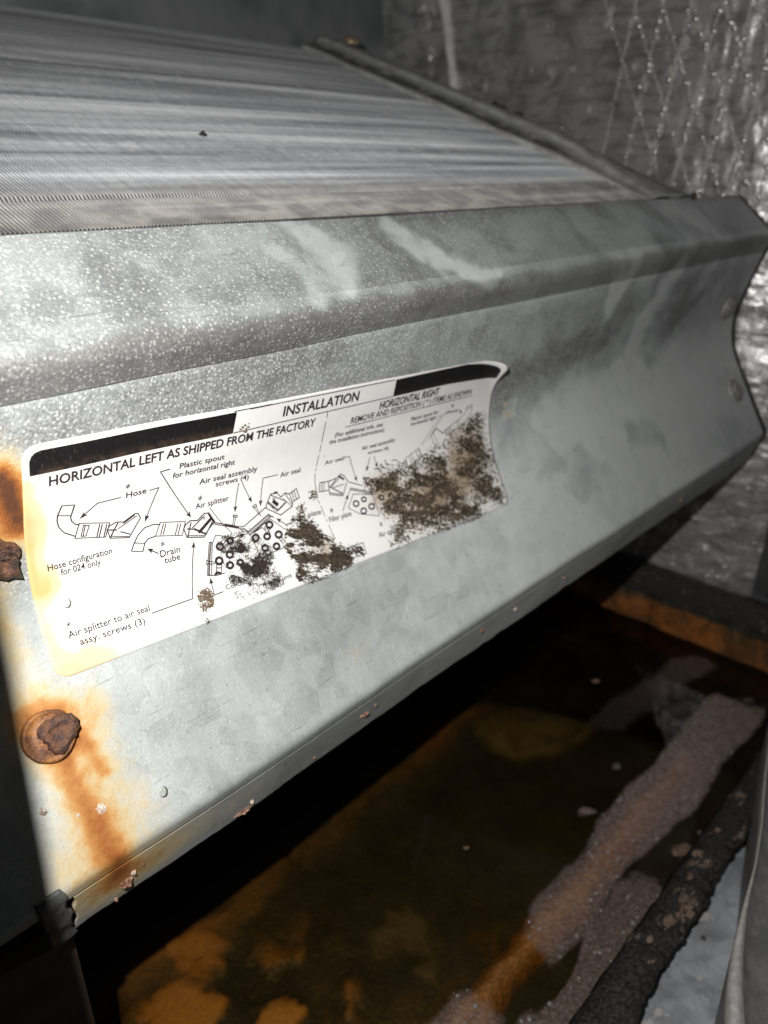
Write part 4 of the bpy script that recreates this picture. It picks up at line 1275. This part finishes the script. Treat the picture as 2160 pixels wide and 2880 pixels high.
# dust flecks and dark clots on the wall
M_DUST = simple("pale_dust_fleck", (.55, .54, .52), (.4, .39, .38), 300, .8)
k = 0
for y, z, r in [(1.46, .475, .012), (1.47, .44, .010), (1.45, .435, .009), (1.70, .46, .006), (1.58, .32, .007), (1.50, .19, .008), (1.66, .30, .005), (1.30, .25, .010), (1.19, .36, .014), (1.16, .40, .012), (1.10, .14, .012), (1.22, .28, .014), (1.35, .31, .008), (1.54, .255, .006), (1.25, .08, .010), (1.62, .08, .006), (1.75, .33, .006), (1.95, .29, .012)]:
    pebble("dust_fleck", (float(wall_x(y, z)) - .002, y, z), r, M_DUST, None, None, None, 700 + k, wall, (.3, 1, 1.2)); k += 1
for i, (y, z, r) in enumerate([(1.84, .205, .028), (1.80, .195, .030), (1.87, .225, .020), (1.90, .245, .02)]):
    pebble("dark_clot", (float(wall_x(y, z)) - .005, y, z - .02), r, M_CRUMB, ["dark clot stuck above the end plate, largest of four", "dark clot beside the largest, toward the panel", "small dark clot nearer the caulk bead", "small dark clot closest to the caulk bead"][i], "dirt", "dark clots on the wall", 760 + i)
pebble("debris_crumb", (2.22, .926, -.063), .011, M_CRUMB, "dark crumb on the panel's top edge by the foil wall", "crumb", seed=8, sq=(1.6, .6, .7))

# ------------------------------------------------------------------ cabinet back above the coil
M_BACK = simple("charcoal_cabinet_lining", (.13, .14, .145), (.22, .23, .235), 25, .7, 0, .5, .0006)
back = box_pts([(-1.2, 2.31, .33), (3.3, 2.47, .33), (3.3, 2.53, .33), (-1.2, 2.37, .33), (-1.2, 2.60, 2.0), (3.3, 2.75, 2.0), (3.3, 2.81, 2.0), (-1.2, 2.66, 2.0)], "wall_back", M_BACK)
tag(back, "charcoal cabinet lining behind the far edge of the coil", "wall", kind="structure")

# ------------------------------------------------------------------ drain pan
def pan_mat():
    t = NT("rusted_pan_steel")
    p = t.pos()
    R, G, B, A, _ = t.attr("stain")
    n = t.noise(p, 70, 6, .65, .5); n2 = t.noise(p, 500, 4)
    v = t.math('ADD', R, t.math('MULTIPLY', t.math('SUBTRACT', n, .5), .36))
    v = t.math('ADD', v, t.math('MULTIPLY', t.math('SUBTRACT', n2, .5), .20))
    c = t.ramp(v, [(0.0, (.014, .013, .010)), (.28, (.030, .026, .015)), (.42, (.10, .055, .018)), (.58, (.27, .115, .022)), (.8, (.42, .19, .035)), (1.0, (.50, .27, .07))])
    c = t.mix(t.math('MULTIPLY', B, t.step(v, .3, .5)), c, t.mix(t.step(n, .35, .65), (.13, .042, .010), (.34, .11, .020)))
    c = t.mix(G, c, t.mix(t.step(n, .35, .65), (.075, .062, .034), (.15, .125, .068)))
    t.set(c, .5, 0, .4)
    t.bump(t.math('ADD', n, n2), .6, .0012)
    return t.m
M_PAN = pan_mat()
WL = -1.645
pan = empty("drain_pan", W(1.2, .85, -1.76))
tag(pan, "long rusty drain pan of dark water under the panel", "drain pan")
xs = np.linspace(-.25, 2.545, 300); ys = np.linspace(.335, 1.42, 130)
X, Y = np.meshgrid(xs, ys)
nn = fbm(X * 5, Y * 5, 801); n3 = fbm(X * 16, Y * 16, 805)
wx = X + (nn - .5) * .16; wy = Y + (fbm(X * 5, Y * 5, 811) - .5) * .16
shoal = 1.0 * blob(wx, wy, .50, .95, .20, .20) + .9 * blob(wx, wy, .66, .80, .10, .11) + .9 * blob(wx, wy, .42, .75, .18, .22)
shoal *= .22 + .90 * sstep(.40, .58, fbm(wx * 7, wy * 7, 833, 6))
shoal -= .75 * blob(wx, wy, .60, .93, .05, .10) + .6 * blob(wx, wy, .47, .80, .03, .09)
shoal += .16 * sstep(.25, .75, blob(wx + .14 * (n3 - .5), wy + .14 * (n3 - .5), .915, .775, .085, .085))
shoal += .45 * np.exp(-((wy - 1.17) / .07) ** 2) * (.5 + nn)
shoal += .35 * np.exp(-((wy - .60) / .10) ** 2) * (.55 + .7 * nn) * (1 - sstep(1.1, 1.5, X))
shoal += 1.0 * np.exp(-np.clip(2.52 - wx, 0, 9) / .26) * (.6 + .7 * nn) * (1 - .8 * np.exp(-((wx - 2.36 + .1 * (wy - 1)) / .03) ** 2) * sstep(.75, .9, wy))
olive = sstep(.38, .55, blob(wx + .05 * (n3 - .5), wy, 2.0, .985, .46, .22))  # olive oval coloured into the pan floor
yellow = sstep(.25, .75, blob(wx + .14 * (n3 - .5), wy + .14 * (n3 - .5), .915, .775, .085, .085))
Zf = -1.698 + .020 * np.clip(shoal + .50 * olive, 0, 1.0) + .010 * (n3 - .5)
rustv = np.clip(.12 + .60 * np.clip(shoal, 0, 1), 0, .72)
redv = sstep(2.0, 2.4, X)
v = np.stack([X.ravel() * U, Y.ravel() * U, Zf.ravel() * U + Z0], 1)
o = mesh_obj("basin_floor", v, grid_faces(130, 300), M_PAN, pan)
set_attr(o, "stain", np.stack([rustv.ravel(), np.clip(olive * .9 + .55 * yellow, 0, 1).ravel(), redv.ravel(), 0 * olive.ravel()], -1))

def strip_mesh(name, prof_pts, x0, x1, n, mat, parent, jit, seed, axis='X', st=None, bite=0.0):
    """a cross-section swept along the pan, with uneven crusty relief"""
    f_ = np.repeat(np.linspace(x0, x1, n), len(prof_pts)); j = np.tile(np.arange(len(prof_pts)), n)
    a = np.tile([q[0] for q in prof_pts], n) + (fbm(f_ * 22, j * .7, seed) - .5) * jit
    z = np.tile([q[1] for q in prof_pts], n) + (fbm(f_ * 22, j * .7, seed + 9) - .5) * jit
    if bite:
        a = a + np.where((j >= 4) & (j <= 6), bite * (1.4 * (fbm(f_ * 13, f_ * 0 + 2, seed + 4, 6) - .5) + 0.3 * (fbm(f_ * 90, f_ * 0 + 5, seed + 5, 3) - .5)), 0)
    V = np.stack([f_, a, z] if axis == 'X' else [a, f_, z], 1) * U + np.array([0, 0, Z0])
    S = [st[k_] for k_ in j] if st else None
    o = mesh_obj(name, V, grid_faces(n, len(prof_pts)), mat, parent)
    if st: set_attr(o, "stain", S)
    return o
def rim_mat():
    t = NT("black_crusted_rim")
    p = t.pos()
    n = t.noise(t.mapping(p, (.45, 1, 1), (0, 0, .1)), 210, 5, .65); n2 = t.noise(p, 900, 4); n3_ = t.noise(p, 45, 3)
    c = t.mix(t.step(n2, .35, .7), (.010, .010, .010), (.050, .046, .042))
    c = t.mix(t.math('MULTIPLY', t.step(t.math('ADD', n, t.math('MULTIPLY', t.math('SUBTRACT', n3_, .5), .5)),   .62, .70), .80), c, t.mix(t.step(n2, .4, .6), (.11, .075, .05), (.26, .19, .15)))
    t.set(c, .55, 0, .4); t.bump(t.math('ADD', n, t.math('MULTIPLY', n2, .5)), 1.0, .0016)
    return t.m
M_RIM = rim_mat()
strip_mesh("front_wall", [(.352, -1.72), (.350, -1.60), (.345, -1.50), (.338, -1.435)], -.25, 2.56, 160, M_PAN, pan, .012, 821, 'X', [(.3, 0, 0), (.35, 0, 0), (.22, 0, 0), (.05, 0, 0)])
strip_mesh("front_rim", [(.346, -1.470), (.338, -1.440), (.325, -1.424), (.300, -1.420), (.275, -1.419), (.256, -1.420), (.255, -1.428), (.268, -1.432), (.272, -1.53)], -.25, 2.62, 700, M_RIM, pan, .008, 831, bite=.020)
strip_mesh("end_wall", [(2.53, -1.70), (2.535, -1.60), (2.540, -1.54), (2.545, -1.505)], .33, 1.42, 120, M_PAN, pan, .026, 841, 'Y', [(.44, 0, 1), (.42, 0, 1), (.36, 0, 1), (.05, 0, 1)])
strip_mesh("end_rim", [(2.540, -1.515), (2.545, -1.43), (2.560, -1.415), (2.60, -1.415), (2.61, -1.46)], .25, 1.44, 60, M_RIM, pan, .006, 851, 'Y')
strip_mesh("back_wall", [(1.40, -1.74), (1.41, -1.50), (1.42, -1.38)], -.25, 2.56, 60, M_PAN, pan, .008, 861, 'X', [(.25, 0, 0), (.2, 0, 0), (.1, 0, 0)])
# scale and rust lumps on the rim
M_SCALE = simple("tan_rust_scale", (.12, .07, .045), (.24, .17, .125), 500, .8, 0, .7, .0006)
rs = np.random.RandomState(91)
for i in range(22):
    x = rs.uniform(.85, 2.2); y = .262 + .075 * rs.rand() ** .8
    if i < 16:
        c_ = [(1.05, .29), (1.22, .275), (1.13, .30), (1.38, .31), (1.30, .295), (1.0, .275)][i % 6]
        x = c_[0] + rs.normal(0, .028); y = c_[1] + rs.normal(0, .010)
    y = min(max(y, .262), .336)
    r = .0022 + .0065 * rs.rand() ** 2
    pebble("scale_lump", (x, y, -1.419), r, M_SCALE if rs.rand() < .7 else M_RIM, None, None, None, 900 + i, pan, (1.6, 1, .28))

# ---- water
def water_mat():
    t = NT("dark_pan_water")
    t.t.nodes.remove(t.b)
    fr = t.n("ShaderNodeFresnel"); fr.inputs[0].default_value = 1.33
    gl = t.n("ShaderNodeBsdfGlossy"); gl.inputs["Roughness"].default_value = .03
    tr = t.n("ShaderNodeBsdfTransparent")
    mx = t.n("ShaderNodeMixShader")
    df = t.n("ShaderNodeBsdfDiffuse"); df.inputs[0].default_value = (.10, .085, .05, 1)
    film = t.n("ShaderNodeMixShader")
    t.put(film.inputs[0], t.math('MULTIPLY', t.step(t.noise(t.pos(), 35, 4), .35, .7), .08))
    t.t.links.new(tr.outputs[0], film.inputs[1]); t.t.links.new(df.outputs[0], film.inputs[2])
    bp = t.n("ShaderNodeBump"); bp.inputs["Strength"].default_value = .05; bp.inputs["Distance"].default_value = .001
    t.put(bp.inputs["Height"], t.noise(t.pos(), 50, 2))
    t.t.links.new(bp.outputs[0], gl.inputs["Normal"])
    t.t.links.new(fr.outputs[0], mx.inputs[0]); t.t.links.new(film.outputs[0], mx.inputs[1]); t.t.links.new(gl.outputs[0], mx.inputs[2])
    t.t.links.new(mx.outputs[0], t.out.inputs["Surface"])
    va = t.n("ShaderNodeVolumeAbsorption")
    va.inputs["Color"].default_value = (.86, .70, .22, 1); va.inputs["Density"].default_value = 105
    t.t.links.new(va.outputs[0], t.out.inputs["Volume"])
    return t.m
M_WATER = water_mat()
xs = np.linspace(-.26, 2.55, 2)
w8 = [(-.245, .336, -1.79), (2.542, .336, -1.79), (2.542, 1.412, -1.79), (-.245, 1.412, -1.79)]
water = box_pts(w8 + [(a, b, WL) for a, b, c in w8], "water", M_WATER)
tag(water, "dark still rusty water lying in the drain pan", "water", kind="structure")

# ---- froth-covered ridges of sediment breaking the water surface
def ridge_mat(name, p0, p1, orange):
    t = NT(name)
    p = t.pos()
    R, G, B, A, _ = t.attr("stain")
    n = t.noise(p, 80, 6, .65, .4); n2 = t.noise(p, 900, 4); n4 = t.noise(p, 30, 4)
    f = t.math('ADD', R, t.math('MULTIPLY', t.math('SUBTRACT', n4, .5), 1.1))
    f = t.math('ADD', f, t.math('MULTIPLY', t.math('SUBTRACT', n, .5), .6))
    pale = t.mix(t.step(n2, .35, .65), p0, p1)
    pale = t.mix(t.math('MULTIPLY', t.step(n, .52, .72), .7), pale, tuple(x * .6 for x in p0))
    c = t.mix(t.step(f, .30, .75), pale, t.mix(t.step(n2, .35, .65), orange, tuple(x * .5 for x in orange)))
    c = t.mix(t.math('MULTIPLY', t.step(t.noise(p, 420, 3), .62, .70), .75), c, (.06, .03, .012))
    c = t.mix(G, c, t.mix(t.step(n, .35, .65), (.012, .011, .008), (.030, .022, .012)))
    t.set(c, .5, 0, .4); t.bump(t.math('ADD', n, n2), .8, .0014)
    return t.m
def ridge(name, x0, x1, yc, hw_, top, mat, seed, text, taper, nx=220, ny_=44):
    xs_ = np.linspace(x0, x1, nx); vs = np.linspace(-1.9, 1.9, ny_)
    Xr, Vr = np.meshgrid(xs_, vs)
    f_ = (Xr - x0) / (x1 - x0)
    wig = (fbm(Xr * 7, Xr * 0 + 3, seed) - .5)
    wd = hw_ * (.75 + .6 * fbm(Xr * 4, Xr * 0 + 9, seed + 3)) * (1 - .35 * f_) * taper(f_)
    Yr = yc + .03 * wig - .03 * f_ + Vr * wd
    edge = (fbm(Xr * 20, Yr * 20, seed + 5) - .5)
    Zr = -1.745 + (top + 1.745) * np.exp(-(Vr * 1.35 + edge * .6) ** 2) * np.clip(taper(f_) * 1.6, 0, 1) + .010 * (fbm(Xr * 45, Yr * 45, seed + 6) - .5)
    R_ = .9 + 0 * Vr
    D_ = np.clip(sstep(.50, 1.0, np.abs(Vr - .18) + .5 * edge) + .9 * sstep(1.25, 1.6, Xr + .25 * edge) * sstep(.0, .5, np.abs(Vr + .1) - .45), 0, 1)
    o = mesh_obj(name, np.stack([Xr.ravel() * U, Yr.ravel() * U, Zr.ravel() * U + Z0], 1), grid_faces(ny_, nx), mat)
    set_attr(o, "stain", np.stack([R_.ravel(), D_.ravel(), R_.ravel()], -1))
    return tag(o, text, "sediment", "sediment ridges in the pan")
M_RIDGE = ridge_mat("pinkish_froth_on_rust", (.30, .215, .18), (.50, .41, .37), (.38, .155, .028))
tp = lambda f_: sstep(1.02, .90, f_) * sstep(-.02, .03, f_)
ridge("sediment_ridge", .30, 2.34, .566, .080, WL - .002, M_RIDGE, 871, "long orange rust ridge lying just under the pan water", tp)

# ---- froth film floating on the water, thin enough to see the rust through it
def film_mat():
    t = NT("pale_froth_film")
    p = t.pos()
    R, G, B, A, _ = t.attr("stain")
    n = t.noise(p, 900, 4, .7); n2 = t.noise(p, 180, 4); vo = t.voro(p, 900)
    f = t.math('ADD', R, t.math('MULTIPLY', t.math('SUBTRACT', n2, .5), .35))
    edge = t.step(f, .28, .72)
    op = t.math('MULTIPLY', edge, t.math('MULTIPLY', G, t.math('ADD', .45, t.math('MULTIPLY', t.step(n, .35, .68), .75))))
    op = t.math('MULTIPLY', op, t.math('ADD', .55, t.math('MULTIPLY', t.step(vo, .15, .5), .45)), clamp=True)
    t.set((.74, .56, .50), .45, 0, .4)
    t.put(t.b.inputs["Alpha"], op)
    t.bump(t.math('ADD', n, t.math('SUBTRACT', 1.0, vo)), .8, .0008)
    return t.m
X, Y = np.meshgrid(np.linspace(.30, 2.50, 420), np.linspace(.352, .90, 130))
e1 = fbm(X * 14, Y * 14, 895) - .5; e2 = fbm(X * 5, Y * 9, 897) - .5
yc = .560 - .030 * (X - .3) / 2.0
half = .064 + .04 * e2 + .02 * sstep(1.3, 1.8, X)
band = sstep(.020, -.020, np.abs(Y + .02 * e1 - yc + .012) - half) * sstep(.30, .34, X) * sstep(2.36, 2.27, X + .1 * e1)
gap = sstep(.85, .92, X + .25 * (Y - .55) + .06 * e1) * sstep(1.14, 1.05, X - .5 * (Y - .56) + .06 * e1)
band = band * (1 - gap)
spur = blob(X + .09 * e1, Y + .09 * e1, 1.50, .640, .040, .030) * .75
grey = sstep(.49, .46, Y + .05 * e1) * sstep(1.43, 1.37, X + .12 * e1 + .5 * (Y - .42))
hole1 = sstep(.35, .6, blob(X + .05 * e1, Y + .03 * e1, 1.07, .475, .15, .040, .15))
hole2 = sstep(.4, .6, blob(X, Y, 1.36, .36, .05, .02))
grey = np.clip(grey - hole1 - hole2, 0, 1)
tail = 1.0 * sstep(.05, -.05, np.abs(Y + .05 * e1 - (.80 - .09 * (X - 1.85) / .6)) - .055) * sstep(1.72, 1.95, X) * sstep(2.50, 2.42, X)
R_ = np.maximum.reduce([band, spur, grey, tail * .9])
G_ = (.30 + .20 * sstep(1.2, 1.8, X)) * band * (1 - .6 * (grey > band)) + .27 * (grey > band) * grey + .20 * (tail > .3) * (band < .3) * (.35 + .65 * sstep(1.9, 2.4, X)) + .5 * (spur > .3) * (band < .3)
zz_ = WL + .0015 + .003 * np.clip(R_, 0, 1) * fbm(X * 40, Y * 40, 899)
o = mesh_obj("froth_film", np.stack([X.ravel() * U, Y.ravel() * U, zz_.ravel() * U + Z0], 1), grid_faces(130, 420), film_mat())
set_attr(o, "stain", np.stack([R_.ravel(), np.clip(G_, 0, 1).ravel(), 0 * R_.ravel()], -1))
tag(o, "pale froth film floating in a pinkish band over the sunken rust ridge", "froth", kind="stuff")
def bubble_mat():
    t = NT("glossy_bubble")
    t.set((.30, .29, .29), .12, 0, .8)
    return t.m
rs = np.random.RandomState(5)
V, F = [], []
x = rs.uniform(.35, 2.3, 9000); y = rs.uniform(.355, .63, 9000)
gi = np.clip(((x - .30) / 2.20 * 419).astype(int), 0, 419); gj = np.clip(((y - .352) / .548 * 129).astype(int), 0, 129)
ok = (R_[gj, gi] > .5) & (rs.rand(9000) < .10)
for xx, yy in zip(x[ok], y[ok]):
    r = .0012 + .0042 * rs.rand() ** 4
    b = len(V)
    for (q, h) in ((1, 0), (.8, .45), (.4, .75)):
        for k_ in range(8):
            an = 2 * math.pi * k_ / 8
            V.append(W(xx + r * q * math.cos(an), yy + r * q * math.sin(an), WL + .003 + r * h))
    V.append(W(xx, yy, WL + .003 + r * .82))
    for i in range(2):
        for k_ in range(8):
            F.append((b + i * 8 + k_, b + i * 8 + (k_ + 1) % 8, b + i * 8 + 8 + (k_ + 1) % 8, b + i * 8 + 8 + k_))
    for k_ in range(8): F.append((b + 16 + k_, b + 16 + (k_ + 1) % 8, b + 24))
o = mesh_obj("bubbles", V, F, bubble_mat())
tag(o, "tiny glossy bubbles scattered on the froth film by the pan rim", "bubbles", kind="stuff")
M_LUMP = simple("pale_sludge", (.08, .065, .055), (.17, .145, .13), 300, .6, 0, .6)
for i, (x, y, r, tx) in enumerate([(1.73, .675, .009, "pale sludge lump floating beside the froth band"), (1.57, .400, .020, "brown sludge tongue reaching from the pan rim"), (1.66, .36, .022, "brown sludge lump against the pan rim"), (1.178, .822, .005, "orange rust speck alone on the open dark water"), (2.06, .93, .010, "small orange speck on the olive oval")]):
    pebble("sludge_lump", (x, y, WL + .001), r, M_SCALE if i in (1, 2) else (M_FLAKE if i > 2 else M_LUMP), tx, "sludge", "sludge lumps in the pan", 950 + i, None, (1.2, 1, .28))

# ------------------------------------------------------------------ foil floor, front rail and posts
M_FOILF = foil_mat("dull_floor_foil", .45, (.50, .52, .56), .5, .35, .25)
xs = np.linspace(.2, 2.7, 200); ys = np.linspace(-.35, .30, 80)
X, Y = np.meshgrid(xs, ys)
zz = -1.50 + .010 * (fbm(X * 5, Y * 5, 411) - .5) + .003 * (fbm(X * 30, Y * 30, 415) - .5)
for x0, y0, x1, y1 in [(1.02, .27, 1.22, .10), (1.10, .27, 1.34, .12), (.92, .25, 1.1, .09), (1.25, .26, 1.42, .19), (1.0, .20, 1.12, .13)]:
    zz = zz + .007 * np.exp(-(polydist(X, Y, [(x0, y0), (x1, y1)]) / .004) ** 2)
ff = mesh_obj("floor", np.stack([X.ravel() * U, Y.ravel() * U, zz.ravel() * U + Z0], 1), grid_faces(80, 200), M_FOILF)
tag(ff, "dull creased foil facing on the cabinet floor outside the pan", "floor", kind="structure")
# stained nail hole in the floor foil
V, F = lathe(np.array([1.238, .236, -1.4955]), np.array([1., 0, 0]), np.array([0, 1., 0]), np.array([0, 0, 1.]), [(.006, 0), (.005, .003), (.002, .001)], 12)
tag(mesh_obj("nail_head", V, F, M_CRUMB), "small dark nail head in the floor foil beside the pan rim", "nail")

M_RAIL = simple("grey_painted_rail", (.16, .162, .158), (.24, .24, .235), 180, .5, .2, .4)
M_HEM = simple("pale_rail_hem", (.36, .365, .35), (.5, .5, .48), 500, .5, .2, .5)
rail = empty("cabinet_rail", W(1.2, .12, -1.5))
tag(rail, "grey metal cabinet rail with pale curled edge near the pan rim", "rail")
Lp = [(.60, -.06), (.74, .032), (.80, .067), (.878, .103), (.94, .125), (1.013, .146), (1.10, .162), (1.215, .180), (1.32, .205), (1.44, .240), (1.75, .32)]
Rp = [(.62, -.10), (.76, .005), (.82, .043), (.898, .083), (.955, .107), (1.02, .130), (1.105, .153), (1.215, .176), (1.322, .201), (1.442, .236), (1.752, .316)]
V, F = [], []
for (a, b), (c_, d_) in zip(Lp, Rp):
    V += [W(a, b, -1.235), W(a, b, -1.205), W((a * .7 + c_ * .3), (b * .7 + d_ * .3), -1.198), W((a * .3 + c_ * .7), (b * .3 + d_ * .7), -1.199), W(c_, d_, -1.208)]
o = mesh_obj("curled_hem", V, grid_faces(len(Lp), 5), M_HEM, rail)
V = []
for (a, b), (c_, d_) in zip(Lp, Rp):
    V += [W(c_, d_, -1.208), W(c_ + .02, d_ - .012, -1.228), W(c_ + .06, d_ - .10, -1.235), W(c_ + .06, d_ - .30, -1.235), W(c_ + .06, d_ - .30, -1.5)]
mesh_obj("rail_top", V, grid_faces(len(Lp), 5), M_RAIL, rail)
V = []
for (a, b) in Lp:
    V += [W(a, b, -1.235), W(a, b - .01, -1.50)]
mesh_obj("rail_face", V, grid_faces(len(Lp), 2, True), M_RAIL, rail)

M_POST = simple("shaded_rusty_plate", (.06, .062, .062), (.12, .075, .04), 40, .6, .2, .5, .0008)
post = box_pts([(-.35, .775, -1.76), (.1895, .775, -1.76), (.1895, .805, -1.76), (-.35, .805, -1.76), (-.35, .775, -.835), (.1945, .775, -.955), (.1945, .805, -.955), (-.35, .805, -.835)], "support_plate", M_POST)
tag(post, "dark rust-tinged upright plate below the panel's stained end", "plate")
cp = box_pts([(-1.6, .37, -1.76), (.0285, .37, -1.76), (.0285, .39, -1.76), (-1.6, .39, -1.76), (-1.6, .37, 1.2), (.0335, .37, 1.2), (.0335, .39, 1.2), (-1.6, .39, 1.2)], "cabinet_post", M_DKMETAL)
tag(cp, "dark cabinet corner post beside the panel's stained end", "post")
